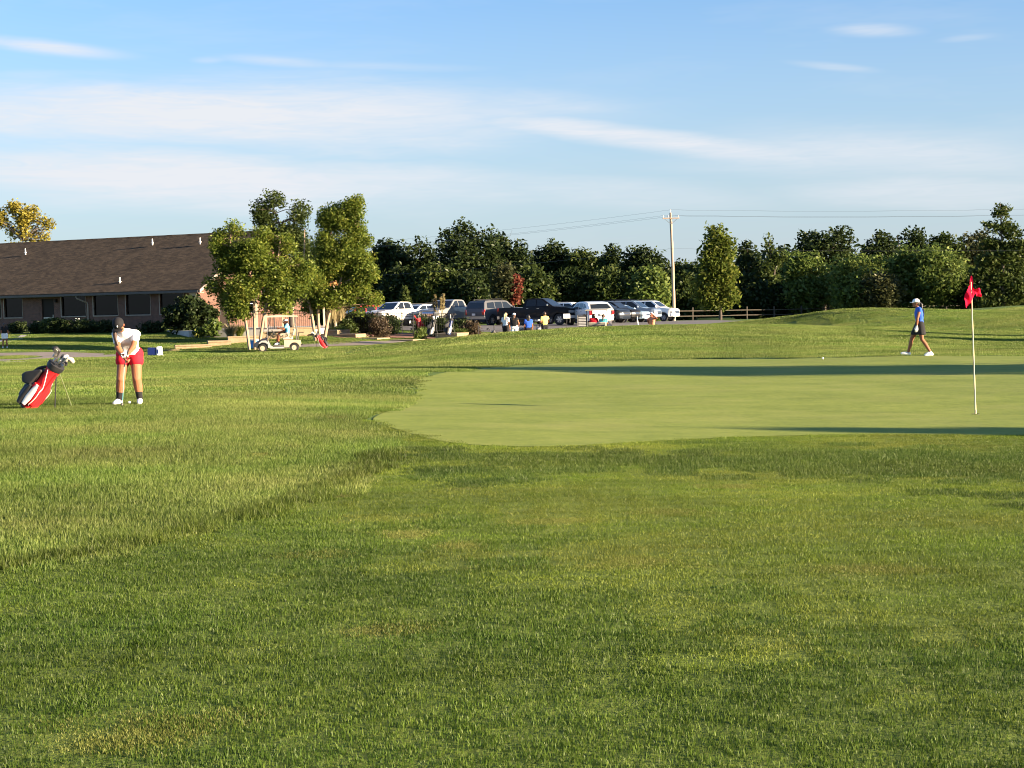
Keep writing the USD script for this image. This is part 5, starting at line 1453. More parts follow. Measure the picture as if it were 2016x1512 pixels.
def person(name, label, loc, rotz, J, skin='skin', hair=('hair_brown', 'ponytail'), top=('cloth_white', .5), bottom=('shorts', 'cloth_red', .42), shoes='cloth_white', socks=None, cap=None, glove=(), group=None, curl=(.5, .5), detail=1.0, scale=1.0, visor=True, pony_to=None, collar=None, build=1.0):
    t = thing(name, label, 'person', loc, rotz, group)
    if scale != 1.0:
        UsdGeom.Xformable(t).AddScaleOp().Set(Gf.Vec3f(scale, scale, scale))
    g = J
    lk = g['look'] / np.linalg.norm(g['look'])
    uv = g['upv'] - lk * (g['upv'] @ lk); uv /= np.linalg.norm(uv)
    lf = np.cross(uv, lk)
    H = lambda a, b, c: g['hd'] + lk * a + lf * b + uv * c
    fw = np.cross(g['hiL'] - g['hiR'], [0, 0, 1.0]); fw /= np.linalg.norm(fw)
    side = (g['hiL'] - g['hiR']); side /= np.linalg.norm(side)
    sh = (g['shL'] - g['shR']); sh /= np.linalg.norm(sh)

    def torso(o):
        hp = [(g['hiR'] + [0, 0, .02], .105 + o), (g['hiL'] + [0, 0, .02], .105 + o)]
        wp = [(g['wa'] - side * .06, .085 + o), (g['wa'] + side * .06, .085 + o)]
        cp = [(g['ch'] - sh * .085, .098 + o), (g['ch'] + sh * .085, .098 + o)]
        sp = [(g['shR'] + sh * .02, .055 + o), (g['shL'] - sh * .02, .055 + o), (lerp(g['nk'], g['ch'], .15), .06 + o)]
        return hp, wp, cp, sp

    hp, wp, cp, sp = torso(0)
    body = hullof(*hp, *wp) + hullof(*wp, *cp) + hullof(*cp, *sp) + bone(g['nk'] - uv * .03, g['hd'] - uv * .03 - lk * .015, .052, .05)
    for s in 'RL':
        hi, kn, an, to = g['hi' + s], g['kn' + s], g['an' + s], g['to' + s]
        B = build
        body += bone(hi, kn, .088 * min(B, 1.2), .056 * B) + bone(kn, lerp(kn, an, .35) - fw * .012, .054 * B, .057 * B) + bone(lerp(kn, an, .35) - fw * .012, an, .057 * B, .036 * min(B, 1.15))
        he = an - (to - an) * [.25, .25, 0] ; he[2] = min(an[2], to[2] + .02) - .02
        body += hullof((an, .036), (to, .026), (he, .03))
        shd, el, wr = g['sh' + s], g['el' + s], g['wr' + s]
        body += bone(shd, el, .05, .039 * B) + bone(el, wr, .041 * B, .026 * min(B, 1.2))
    # head
    head = hullof((H(-.015, 0, .02), .088), (H(.012, 0, .03), .084), (H(.035, 0, -.06), .046), (H(.055, 0, -.075), .026))
    head += hullof((H(.088, 0, .0), .010), (H(.098, 0, -.022), .013), (H(.085, 0, -.028), .017))           # nose
    for s in (-1, 1):
        head += hullof((H(-.01, s * .083, .005), .016), (H(-.012, s * .083, -.025), .011))             # ears
    body += head
    bm = refine_smooth(body, .035 * detail, 6)
    bm = to_tm(bm)
    hands = None
    for s in 'RL':
        inward = -sh if s == 'L' else sh
        h = hand_mf(g['wr' + s], g['el' + s], g.get('palm' + s, inward), g.get('thumb' + s, fw), curl[0] if s == 'R' else curl[1])
        if s in glove:
            hh = hand_mf(g['wr' + s], g['el' + s], g.get('palm' + s, inward), g.get('thumb' + s, fw), curl[0] if s == 'R' else curl[1], 1.08)
            hh += bone(g['wr' + s], lerp(g['wr' + s], g['el' + s], .10), .03, .032, 10)
            obj('glove', to_tm(hh), 'cloth_white', t, 40)
        hands = h if hands is None else hands + h
    try:
        bm = to_tm(to_mf(bm) + hands)
    except Exception:
        bm = cat_(bm, to_tm(hands))
    obj('body', bm, skin, t, 60)
    for s in (-1, 1):
        obj('eye', to_tm(hullof((H(.078, s * .032, .012), .012), (H(.079, s * .026, .012), .011))), 'eye_dark', t, 60)
    obj('mouth', to_tm(hullof((H(.078, -.018, -.055), .007), (H(.082, 0, -.054), .009), (H(.078, .018, -.055), .007))), 'lips', t, 60)
    # shirt
    o = .016
    hp, wp, cp, sp = torso(o)
    hp2 = [(lerp(g['wa'], g['hiR'], .55) - side * .02, .102 + o * .9), (lerp(g['wa'], g['hiL'], .55) + side * .02, .102 + o * .9)]
    shirt = hullof(*hp2, *wp) + hullof(*wp, *cp) + hullof(*cp, *sp)
    for s in 'RL':
        e = lerp(g['sh' + s], g['el' + s], top[1])
        shirt += bone(g['sh' + s], e, .056 + o, .054 + o * .8)
    sm = refine_smooth(shirt, .035 * detail, 3)
    wob = (meshkit.fbm(sm.vertices * [9, 9, 16], 3, 3) - .5) * .03
    sm.vertices += sm.vertex_normals * wob[:, None]
    st = obj('shirt', sm, top[0], t, 60)
    if collar:
        obj('collar', to_tm(hullof((g['nk'] - sh * .05, .028), (g['nk'] + sh * .05, .028), (g['nk'] + fw * .05 - uv * .03, .02)) + hullof((g['nk'] - sh * .05, .028), (g['nk'] + sh * .05, .028), (g['nk'] - fw * .04, .03))), collar, st, 60)
    # shorts or skirt
    kind, bmat, ln = bottom
    o = .022
    hq = [(g['hiR'] + [0, 0, .03], .108 + o), (g['hiL'] + [0, 0, .03], .108 + o)]
    wq = [(lerp(g['wa'], (g['hiR'] + g['hiL']) / 2, .42) - side * .065, .092 + o), (lerp(g['wa'], (g['hiR'] + g['hiL']) / 2, .42) + side * .065, .092 + o)]
    sh_ = hullof(*hq, *wq)
    if kind == 'shorts' or kind == 'trousers':
        for s in 'RL':
            e = lerp(g['hi' + s], g['kn' + s], ln if kind == 'shorts' else 1)
            sh_ += bone(g['hi' + s], e, .094 + o, (.094 * min(build, 1.15) - .030 * ln) + o * 1.2)
            if kind == 'trousers':
                sh_ += bone(g['kn' + s], g['an' + s], .08, .062)
    else:
        mid = (g['hiR'] + g['hiL']) / 2
        ring = []
        for k in range(12):
            a = k * PI / 6
            q = mid + [0, 0, -ln] + fw * math.cos(a) * .15 + side * math.sin(a) * .19
            kk = lerp(g['hiR'], g['knR'], ln / .39) if q @ side < mid @ side else lerp(g['hiL'], g['knL'], ln / .39)
            q = q + fw * ((kk - mid) @ fw) * .8
            ring.append((q, .014))
        sh_ = hullof(*hq, *wq) + hullof(*hq, *ring)
    obj(kind, refine_smooth(sh_, .04 * detail, 3), bmat, t, 60)
    # shoes and socks
    for s in 'RL':
        kn, an, to = g['kn' + s], g['an' + s], g['to' + s]
        he = an - (to - an) * [.3, .3, 0]; he[2] = min(an[2], to[2] + .03) - .015
        shoe = obj('shoe', refine_smooth(hullof((an - [0, 0, .01], .046), (to, .037), (lerp(an, to, .6), .046), (he, .042)), .03, 2), shoes, t, 60)
        if socks:
            obj('sock', to_tm(bone(lerp(an, kn, socks[1]), an, .052 * min(build, 1.15), .043 * min(build, 1.15))), socks[0], t, 60)
    # hair
    hm = hullof((H(-.028, 0, .03), .094), (H(-.005, 0, .04), .090), (H(-.05, 0, -.02), .07))
    hm -= m3.Manifold.batch_hull([sph(H(.075, 0, -.03), .075), sph(H(.16, 0, -.03), .09), sph(H(.09, 0, -.2), .11)])
    if hair[1] == 'ponytail':
        p0 = H(-.115, 0, .02)
        ch_ = pony_to if pony_to is not None else [H(-.16, 0, -.03), H(-.17, 0, -.13), H(-.15, .01, -.22)]
        prev, pr = p0, .028
        for k, q in enumerate(ch_):
            rr = [.036, .034, .026, .016, .01][min(k, 4)]
            hm += bone(prev, q, pr, rr); prev, pr = q, rr
    elif hair[1] == 'long':
        hm += hullof((H(-.05, -.06, -.02), .05), (H(-.05, .06, -.02), .05), (H(-.075, -.05, -.20), .035), (H(-.075, .05, -.20), .035))
    obj('hair', refine_smooth(hm, .03, 2), hair[0], t, 60)
    if cap:
        cm = (hullof((H(-.022, 0, .045), .099), (H(.012, 0, .045), .096)) ^ m3.Manifold.cube((1, 1, 1), True).translate((0, 0, .5)).rotate((0, 0, 0)).transform(np.column_stack([lk, lf, uv, H(0, 0, .03)])))
        cp_ = obj('cap', refine_smooth(cm, .03, 1), cap, t, 60)
        br = hullof(*[(H(.09 + .075 * math.cos(a), .075 * math.sin(a), .042 - .02 * abs(math.sin(a))), .006) for a in np.linspace(-PI / 2, PI / 2, 9)])
        obj('brim', to_tm(br), cap, cp_, 60)
        obj('cap_badge', to_tm(hullof((H(.088, 0, .095), .012), (H(.090, 0, .085), .013))), 'cloth_white' if cap != 'cloth_white' else 'cloth_navy', cp_, 60)
    return t


# ------------------------------------------------------------------ golf gear
plain('bag_red', (.56, .014, .018), .55, noise=.12, scale=7, bump=.35, bscale=14, spec=.4)
plain('bag_dark_red', (.17, .012, .018), .6, noise=.12, bump=.3, bscale=14)
plain('bag_black', (.016, .016, .018), .6, bump=.35, bscale=14)
plain('bag_white', (.74, .73, .72), .55)
plain('bag_navy', (.015, .03, .12), .55)
plain('bag_grey', (.30, .30, .31), .6)
plain('club_steel', (.55, .55, .56), .22, metallic=.95, noise=.05)
plain('club_head', (.34, .32, .29), .28, metallic=.9)
plain('headcover_tan', (.40, .36, .31), .9, bump=.5, bscale=30)
plain('shaft_teal', (.12, .34, .36), .35)
plain('grip_black', (.02, .02, .02), .8)
plain('ball_white', (.82, .82, .80), .3, noise=.02)
plain('stake_green', (.11, .14, .05), .5)


def oval(rx, ry, n=18):
    a = np.arange(n) * 2 * PI / n
    return np.stack([np.cos(a) * rx, np.sin(a) * ry], 1)


def loft(rings):
    """rings: list of (n, 3) closed rings, capped at both ends."""
    n = len(rings[0])
    v = np.vstack(rings + [rings[0].mean(0)[None], rings[-1].mean(0)[None]])
    f = []
    for i in range(len(rings) - 1):
        for j in range(n):
            k = (j + 1) % n
            A, B, C, D = i * n + j, i * n + k, (i + 1) * n + k, (i + 1) * n + j
            f += [(A, B, C), (A, C, D)]
    c0, c1 = len(v) - 2, len(v) - 1
    for j in range(n):
        k = (j + 1) % n
        f += [(c0, k, j), (c1, (len(rings) - 1) * n + j, (len(rings) - 1) * n + k)]
    m = trimesh.Trimesh(v, np.array(f), process=False)
    m.fix_normals()
    return m


def club(name, label, base, axis, up, kind, length=.25, group=None, head=None):
    """The shown end of a club standing head up in a bag: shaft and head at base + axis * length."""
    t = thing(name, label, 'golf club', base, 0, group)
    a, u = np.asarray(axis, float), np.asarray(up, float)
    a = a / np.linalg.norm(a); u = u - a * (u @ a); u /= np.linalg.norm(u); w = np.cross(a, u)
    e = a * length
    obj('shaft', tube([-a * .35, e], .006, 6), 'club_steel', t)
    if kind == 'iron':
        pts = [e - a * .01, e + a * .05 + u * .015, e + a * .055 + u * .07, e + a * .005 + u * .078, e - a * .012 + u * .03]
        h = m3.Manifold.batch_hull([sph(q + w * s * .008, .005, 8) for q in pts for s in (-1, 1)])
        obj('head', to_tm(h), head or 'club_head', t, 40)
    else:
        h = hullof((e + a * .02, .026), (e + a * .03 + u * .06, .044), (e + a * .02 + u * .09, .034)) + bone(e - a * .10, e + a * .02, .021, .03)
        obj('headcover', refine_smooth(h, .02, 2), head or 'headcover_tan', t, 60)
    return t


def golf_bag(label, loc, rotz, main='bag_red', second='bag_black', group=None, tilt=rad(38), legs=True, pouch=True, clubs=(), towel=False, scale=1.0, name='golf_bag'):
    """A stand bag leaning towards local +x; base at the origin. clubs: (kind, label, material)."""
    t = thing(name, label, 'golf bag', loc, rotz, group)
    ax, fx = np.array([math.sin(tilt), 0, math.cos(tilt)]), np.array([math.cos(tilt), 0, -math.sin(tilt)])
    ay = np.array([0, 1.0, 0])
    P = lambda l, a, b: (ax * l + fx * a + ay * b) * scale
    ring = lambda l, rx, ry, o=0.0: np.array([P(l, o + q[0], q[1]) for q in oval(rx, ry)])
    z0 = .06
    rings = [ring(z0 + .0, .125, .13), ring(z0 + .03, .135, .14), ring(z0 + .2, .13, .145), ring(z0 + .45, .115, .125), ring(z0 + .65, .105, .115), ring(z0 + .76, .12, .125)]
    body = obj('bag_body', loft(rings), main, t, 40)
    obj('base', loft([ring(z0 - .035, .12, .13), ring(z0 - .003, .13, .138)]), 'bag_black', t, 40)
    obj('collar', loft([ring(z0 + .761, .125, .13), ring(z0 + .80, .14, .145), ring(z0 + .86, .142, .147), ring(z0 + .87, .12, .125)]), second, t, 40)
    for s in (-1, 1):    # piping and a side pocket
        obj('side_pocket', loft([ring_off(P, z0 + .10, s, .10, .05), ring_off(P, z0 + .14, s, .115, .075), ring_off(P, z0 + .36, s, .11, .07), ring_off(P, z0 + .44, s, .085, .045)]), main, body, 40)
        obj('piping', tube([P(z0 + f, .02 + .08 * math.sin(f * 5), s * (.205 if .1 < f < .42 else .135)) for f in np.linspace(.06, .74, 14)], .006 * scale, 5), 'bag_white', body)
    if pouch:
        r0 = [np.array([P(l, -o + q[0], q[1]) for q in oval(rx, ry)]) for l, o, rx, ry in ((z0 + .05, .15, .07, .10), (z0 + .10, .17, .085, .11), (z0 + .28, .17, .085, .11), (z0 + .36, .14, .06, .09))]
        obj('pouch', loft(r0), second, t, 40)
        r0 = [np.array([P(l, -o + q[0], q[1] - .02) for q in oval(rx, ry)]) for l, o, rx, ry in ((z0 + .42, .12, .05, .08), (z0 + .46, .14, .065, .09), (z0 + .60, .14, .06, .09), (z0 + .66, .11, .04, .07))]
        obj('pouch', loft(r0), second, t, 40)
        obj('panel', loft([np.array([P(l, -.02 + .06 * (l - z0) + q[0], -.212 + q[1]) for q in oval(rx, .012)]) for l, rx in ((z0 + .06, .035), (z0 + .2, .055), (z0 + .36, .045), (z0 + .46, .02))]), 'bag_white', t, 40)
        obj('front_pocket', loft([np.array([P(l, -.10 + q[0], -.17 + q[1]) for q in oval(rx, .05)]) for l, rx in ((z0 + .02, .05), (z0 + .1, .07), (z0 + .3, .06), (z0 + .38, .03))]), second, t, 40)
        obj('towel', to_tm(m3.Manifold.batch_hull([sph(P(l, a, b_), r_, 10) for l, a, b_, r_ in ((z0 + .64, -.12, -.12, .03), (z0 + .47, -.30, -.13, .022), (z0 + .40, -.345, -.11, .012), (z0 + .33, -.26, -.12, .025), (z0 + .38, -.15, -.14, .03))])), second, t, 40)
    st = [P(z0 + .74, -.10, -.05), P(z0 + .64, -.19, -.05), P(z0 + .50, -.235, -.04), P(z0 + .36, -.22, -.03), P(z0 + .3, -.16, -.02)]
    obj('strap', tube(smooth_line(st, 5), .028 * scale, 6), second, t)
    if legs:
        for s in (-1, 1):
            top = P(z0 + .74, .11, s * .06)
            foot = np.array([top[0] + (.10 + .05 * s) * scale, s * .20 * scale - .04, 0.0])
            lg = obj('leg', tube([top, (top + foot) / 2 + [.0, 0, .01], foot], .009 * scale, 6), 'black_iron' if s < 0 else 'stake_green', t)
            obj('foot', tube([foot + [0, 0, -.01], foot + [0, 0, .03]], .016 * scale, 6), 'grip_black', lg)
    R = np.array([[math.cos(rotz), -math.sin(rotz), 0], [math.sin(rotz), math.cos(rotz), 0], [0, 0, 1]])
    rr = np.random.default_rng(int(abs(loc[0]) * 100))
    for k, (kind, lab, mt) in enumerate(clubs):
        a = 2 * PI * k / len(clubs)
        b = P(z0 + .85, .075 * math.cos(a), .08 * math.sin(a))
        axk = ax + fx * .10 * math.cos(a) + ay * .10 * math.sin(a)
        club('golf_club', lab, np.asarray(loc) + R @ b, R @ axk, R @ (fx * math.cos(a) + ay * math.sin(a) + .3 * rr.normal(size=3)), kind, .05 + .16 * rr.uniform() + (.08 if kind != 'iron' else 0), 'golf clubs in the bags', mt)
    return t


def ring_off(P, l, s, rx, ry):
    return np.array([P(l, q[0], s * .13 + q[1]) for q in oval(rx, ry)])


# --- the golfer at left
GF = at(255, 795, 27.4); GF[2] = gz(GF[0], GF[1])
Jg = pose(hiR=(-.09, -.095, .83), hiL=(-.09, .115, .83), wa=(-.03, .01, .97), ch=(.12, .025, 1.13), nk=(.235, .0, 1.245), hd=(.335, -.06, 1.345), shR=(.16, -.15, 1.19), shL=(.16, .19, 1.20),
          elR=(.32, -.085, .98), elL=(.34, .175, .99), wrR=(.42, .03, .815), wrL=(.41, .105, .885), knR=(.03, -.125, .44), knL=(.03, .145, .44), anR=(-.05, -.185, .085), anL=(-.05, .165, .085), toR=(.10, -.225, .035), toL=(.10, .19, .035),
          look=(.62, .10, -.78), upv=(.78, 0, .62), palmR=(-.2, 1, 0), palmL=(-.2, -1, 0), thumbR=(.4, 0, .4), thumbL=(.4, 0, .4))
person('golfer', 'golfer in white shirt and red shorts addressing a ball', GF, rad(-90), Jg, 'skin', ('hair_brown', 'ponytail'), ('cloth_white', .5), ('shorts', 'cloth_red', .22), 'cloth_white', ('cloth_black', .36), 'cloth_black', ('L',), None, (1.35, 1.35), .75,
       pony_to=[np.array((.30, -.14, 1.25)), np.array((.335, -.12, 1.14)), np.array((.345, -.09, 1.04)), np.array((.34, -.07, .98))], collar='cloth_white', build=1.33)
cl = thing('golf_club', 'teal shafted club held by the golfer in red shorts', 'golf club', GF, rad(-90))
h0, h1 = np.array([.445, .105, .90]), np.array([.485, .045, .66])
hb = np.array([.50, .0, .035])
obj('grip', tube([h0 + (h0 - h1) * .12, h1], [.0135, .0105], 8), 'grip_black', cl)
obj('shaft', tube([h1, hb], .0062, 8), 'shaft_teal', cl)
pts = [hb + np.array(q) for q in ((0, .0, -.02), (0, .01, .01), (.045, .01, .03), (.07, .0, .01), (.06, 0, -.022))]
obj('head', to_tm(m3.Manifold.batch_hull([sph(q + np.array([0, s * .008, 0]), .006, 8) for q in pts for s in (-1, 1)])), 'club_head', cl, 40)
p = hit(255, 797.5)
b_ = obj('golf_ball', trimesh.creation.icosphere(2, .025), 'ball_white', None, True)
tag(b_, 'white golf ball at the feet of the golfer in red shorts', 'golf ball')
UsdGeom.Xformable(b_).AddTranslateOp().Set(Gf.Vec3d(float(p[0]), float(p[1]), gz(p[0], p[1]) + .045))

# --- her bag
BG = at(52, 805, 27.2); BG[2] = gz(BG[0], BG[1])
kinds = [('wood', 'tan furry headcover on the tallest club in the big red bag', 'headcover_tan'), ('wood', 'black headcover with white top in the big red bag', 'bag_black'), ('wood', 'grey headcover beside the tan one in the red bag', 'bag_grey')] + [('iron', l, 'black_plastic' if l.startswith('black') else None) for l in (
    'black iron at the front lip of the big red bag', 'black iron at the right lip of the big red bag', 'black second iron at the right lip of the big red bag', 'iron hidden behind the headcovers of the big red bag', 'iron at the back lip of the big red bag', 'iron at the left lip of the big red bag', 'iron between the headcovers of the big red bag', 'short iron in the middle of the big red bag', 'lowest iron head of the big red bag')]
order = [3, 0, 4, 2, 5, 6, 1, 7, 8, 9, 10, 11]
golf_bag('red and black stand bag full of clubs beside the golfer', BG, rad(-12), 'bag_red', 'bag_black', clubs=[kinds[i] for i in order], scale=1.03)

# --- flag, cup, hole
FL = at(1921, 815, 25.2); FL[2] = gz(FL[0], FL[1])
fl = thing('flagstick', 'cream flagstick with crumpled red flag on the green', 'flagstick', FL)
plain('stick_cream', (.46, .40, .25), .45, noise=.05)
plain('flag_red', (.62, .02, .06), .6, noise=.08, bump=.2)
mat('flag_cloth', {'d': ('diffuse_bsdf', {'color': (.62, .015, .05)}), 't': ('translucent_bsdf', {'color': (.62, .015, .05)}), 'm': ('mix_closure', {'fac': .3})}, [('d.BSDF', 'm.closure1'), ('t.BSDF', 'm.closure2')], 'm.closure')
sx = -.055
obj('stick', cat_(tube([(0, 0, -.1), (sx, 0, 2.06)], [.0135, .010], 10), cyl(.017, .05, (-.001, 0, .05), sections=10)), 'stick_cream', fl)
# the cloth: crumpled, hanging from the top of the stick in folds; outline in metres about the stick
def cloth_piece(outline, waves, amp, seed, y0, name):
    pl = Polygon(smooth_poly(outline, 4)).buffer(0)
    x0, z0, x1, z1 = pl.bounds
    gx_, gz_ = np.meshgrid(np.arange(x0, x1, .012), np.arange(z0, z1, .012))
    p = np.column_stack([gx_.ravel(), gz_.ravel()])
    p = p[shapely.contains_xy(pl.buffer(-.005), p[:, 0], p[:, 1])]
    p = np.vstack([p, np.array([pl.exterior.interpolate(t).coords[0] for t in np.linspace(0, pl.exterior.length, 90, endpoint=False)])])
    tr = Delaunay(p).simplices
    c = p[tr].mean(1)
    tr = tr[shapely.contains_xy(pl, c[:, 0], c[:, 1])]
    y = y0 + (p[:, 0] - x0) * 1.2 + amp * np.sin(p[:, 0] * waves[0] + p[:, 1] * waves[1] + seed) + amp * .6 * np.sin(p[:, 0] * waves[1] * 1.3 - p[:, 1] * waves[0] * .7 + seed * 2) + .03 * (meshkit.fbm(np.column_stack([p * 9, np.full(len(p), seed)]), 3) - .5)
    return obj(name, (np.column_stack([p[:, 0], y, p[:, 1]]), tr), 'flag_cloth', fl, True)


cloth_piece([(-.075, 1.99), (-.03, 2.00), (.03, 1.94), (.045, 1.86), (.02, 1.80), (-.05, 1.74), (-.09, 1.70), (-.13, 1.66), (-.175, 1.67), (-.19, 1.74), (-.17, 1.86), (-.13, 1.95)], (30, 14), .05, .3, -.14, 'flag')
cloth_piece([(-.075, 2.00), (-.072, 2.08), (-.055, 2.145), (-.035, 2.15), (-.022, 2.06), (-.015, 1.985), (-.045, 1.97)], (50, 8), .03, 1.1, -.03, 'flag_fold')
cloth_piece([(.0, 1.93), (.05, 1.965), (.085, 1.95), (.12, 1.88), (.125, 1.83), (.08, 1.835), (.04, 1.84), (.0, 1.86)], (38, 26), .045, 2.0, -.06, 'flag_fold')
cup = obj('cup', cat_(trimesh.creation.annulus(.054, .062, .02).apply_translation([0, 0, .004])), 'grip_black', fl)
p = hit(1620, 708)
b_ = obj('golf_ball', trimesh.creation.icosphere(2, .03), 'ball_white', None, True)
tag(b_, 'white golf ball on the far side of the putting green', 'golf ball')
UsdGeom.Xformable(b_).AddTranslateOp().Set(Gf.Vec3d(float(p[0]), float(p[1]), gz(p[0], p[1]) + .035))

# --- the walking golfer
WK = at(1811, 702, 47.6); WK[2] = gz(WK[0], WK[1])
Jw = pose(hiR=(0, -.085, .88), hiL=(0, .085, .88), wa=(.0, 0, 1.05), ch=(.02, 0, 1.23), nk=(.04, 0, 1.41), hd=(.10, 0, 1.545), shR=(.02, -.16, 1.37), shL=(.02, .165, 1.36), elR=(-.02, -.22, 1.10), elL=(.10, .235, 1.10), wrR=(.06, -.22, .87), wrL=(.12, .22, .86),
          knR=(.22, -.09, .50), knL=(-.05, .085, .49), anR=(.33, -.10, .09), anL=(-.29, .09, .11), toR=(.50, -.11, .09), toL=(-.14, .10, .032))
person('golfer', 'golfer in blue shirt, black skirt and white cap walking left', WK, rad(176), Jw, 'skin_tan', ('hair_black', 'ponytail'), ('cloth_blue', .12), ('skirt', 'cloth_black', .24), 'cloth_white', None, 'cloth_white', ('L',), None, (.6, .6), .9, scale=1.0)
pk = obj('dark_back_patch', to_tm(hullof(((-.10, -.02, 1.33), .03), ((-.12, .0, 1.18), .02), ((-.105, .06, 1.36), .02))), 'cloth_navy', stage.GetPrimAtPath('/World/golfer_001/shirt'), 60)

# --- the golf carts
plain('cart_cream', (.44, .37, .26), .45, coat=.3)
plain('cart_black', (.02, .02, .024), .3, coat=.8)
plain('cart_silver', (.34, .33, .31), .5)
plain('seat_tan', (.52, .45, .34), .6)
mat('screen_plastic', {'t': ('transparent_bsdf', {'color': (.85, .87, .9)}), 'd': ('principled_bsdf', {'base_color': (.62, .62, .64), 'roughness': .25}), 'm': ('mix_closure', {'fac': .72})}, [('t.BSDF', 'm.closure1'), ('d.BSDF', 'm.closure2')], 'm.closure')


def golf_cart(label, loc, rot):
    t = thing('golf_cart', label, 'golf cart', loc, rot)
    hw = .60
    front = Polygon([(.28, .30), (.40, .34), (.52, .60), (.58, .74), (.80, .72), (1.08, .58), (1.22, .46), (1.24, .30), (1.10, .24), (.34, .22)])
    fm = cs_extrude(front, 1.18, 'y')
    cut = lambda x: m3.Manifold.cylinder(3, .27, .27, 20, True).rotate((90, 0, 0)).translate((x, 0, .21)) ^ (m3.Manifold.cube((2, .5, 2), True).translate((x, hw, 0)) + m3.Manifold.cube((2, .5, 2), True).translate((x, -hw, 0)))
    cs_ = Polygon([(-.59, .15), (-.59, .5), (-.5, .76), (.5, .76), (.59, .5), (.59, .15)])
    fm = (fm ^ cs_extrude(cs_, 6, 'x')) - cut(.80)
    obj('front_cowl', to_tm(fm ^ m3.Manifold.cube((2, 2, 2), True).translate((1.53, 0, .6))), 'cart_black', t, 30)
    obj('leg_shield', to_tm(fm ^ m3.Manifold.cube((1, 2, 2), True).translate((.026, 0, .6))), 'cart_silver', t, 30)
    for s in (-1, 1):
        obj('front_wing', to_tm(cs_extrude(Polygon([(.50, .48), (.62, .62), (.85, .60), (1.0, .48), (.97, .44), (.83, .52), (.66, .5), (.55, .42)]), .10, 'y', s * .56)), 'cart_silver', t, 30)
    rear = Polygon([(-1.16, .40), (-1.12, .58), (-.30, .62), (-.30, .24), (-1.10, .26)])
    rm = cs_extrude(rear, 1.18, 'y') - cut(-.82)
    obj('rear_body', to_tm(rm), 'cart_cream', t, 30)
    obj('floor', bx(-.3, .42, -.56, .56, .20, .26), 'black_plastic', t, False)
    for s in (-1, 1):
        obj('sill', bx(-.30, .42, s * .58 - .02, s * .58 + .02, .19, .27), 'cart_silver', t, False)
        obj('fender', tube([(-.82 + .29 * math.cos(a), s * .55, .21 + .29 * math.sin(a)) for a in np.linspace(.1, PI - .1, 12)], .035, 5), 'black_plastic', t)
    obj('seat', rbox(-.48, 0, .70, .52, 1.06, .14, .04), 'seat_tan', t, 30)
    bk = rbox(0, 0, 0, .10, 1.0, .36, .04); bk.apply_transform(trimesh.transformations.rotation_matrix(-.18, [0, 1, 0])); bk.apply_translation([-.80, 0, 1.0])
    obj('backrest', bk, 'seat_tan', t, 30)
    rp = [(-1.02, 1.80), (-.98, 1.86), (.0, 1.91), (.60, 1.88), (.72, 1.83), (.70, 1.80)]
    ro = cs_extrude(Polygon(rp), 1.24, 'y') ^ cs_extrude(Polygon([(-.62, 1.7), (-.62, 1.82), (-.52, 1.92), (.52, 1.92), (.62, 1.82), (.62, 1.7)]), 4, 'x')
    obj('roof', to_tm(ro), 'cart_cream', t, 30)
    for s in (-1, 1):
        obj('strut', tube([(.56, s * .53, .70), (.50, s * .55, 1.3), (.40, s * .55, 1.81)], .018, 6), 'black_plastic', t)
        obj('strut', tube([(-.92, s * .53, .60), (-.96, s * .55, 1.1), (-.86, s * .55, 1.5), (-.90, s * .55, 1.81)], .020, 6), 'black_plastic', t)
        obj('armrest', tube([(-.7, s * .56, .72), (-.68, s * .57, .92), (-.42, s * .57, .92), (-.38, s * .56, .72)], .016, 6), 'black_plastic', t)
        obj('headlight', rbox(1.13, s * .40, .50, .06, .18, .08, .02), 'lamp_clear', t)
    ws = bx(-.004, .004, -.52, .52, -.50, .50); ws.apply_transform(trimesh.transformations.rotation_matrix(-.16, [0, 1, 0])); ws.apply_translation([.50, 0, 1.24])
    ws = obj('windscreen', bx(.548, .556, -.52, .52, .74, 1.26), 'screen_plastic', t, False)
    obj('steering_wheel', trimesh.creation.torus(.17, .014, major_sections=24, minor_sections=8).apply_transform(T(.22, .28, 1.0) @ trimesh.transformations.rotation_matrix(-.9, [0, 1, 0])), 'black_plastic', t, 60)
    obj('steering_column', tube([(.22, .28, 1.0), (.48, .28, .66)], .02, 6), 'black_plastic', t)
    obj('bag_rack', cat_(tube([(-1.0, -.45, .6), (-1.06, -.45, 1.0), (-1.06, .45, 1.0), (-1.0, .45, .6)], .018, 6), tube([(-1.06, -.45, .99), (-1.3, -.45, .98)], .016, 6), tube([(-1.06, .45, .99), (-1.3, .45, .98)], .016, 6), tube([(-1.3, -.45, .98), (-1.3, .45, .98)], .016, 6), tube([(-1.1, -.4, .35), (-1.25, -.4, .36), (-1.25, .4, .36), (-1.1, .4, .35)], .016, 6)), 'black_iron', t)
    for wx in (.80, -.82):
        for s in (-1, 1):
            prof = np.array([(.13, -.09), (.20, -.09), (.215, -.06), (.215, .06), (.20, .09), (.13, .09), (.13, -.09)])
            ring = trimesh.creation.revolve(prof, sections=24)
            ring.apply_transform(T(wx, s * .50, .215) @ trimesh.transformations.rotation_matrix(PI / 2, [1, 0, 0]))
            wm = obj('wheel', ring, 'tyre', t, 30)
            obj('hub_cap', cat_(cyl(.135, .10, (wx, s * .525, .215), 'y', 20), cyl(.05, .12, (wx, s * .53, .215), 'y', 12)), 'cart_cream', wm, 30)
    return t


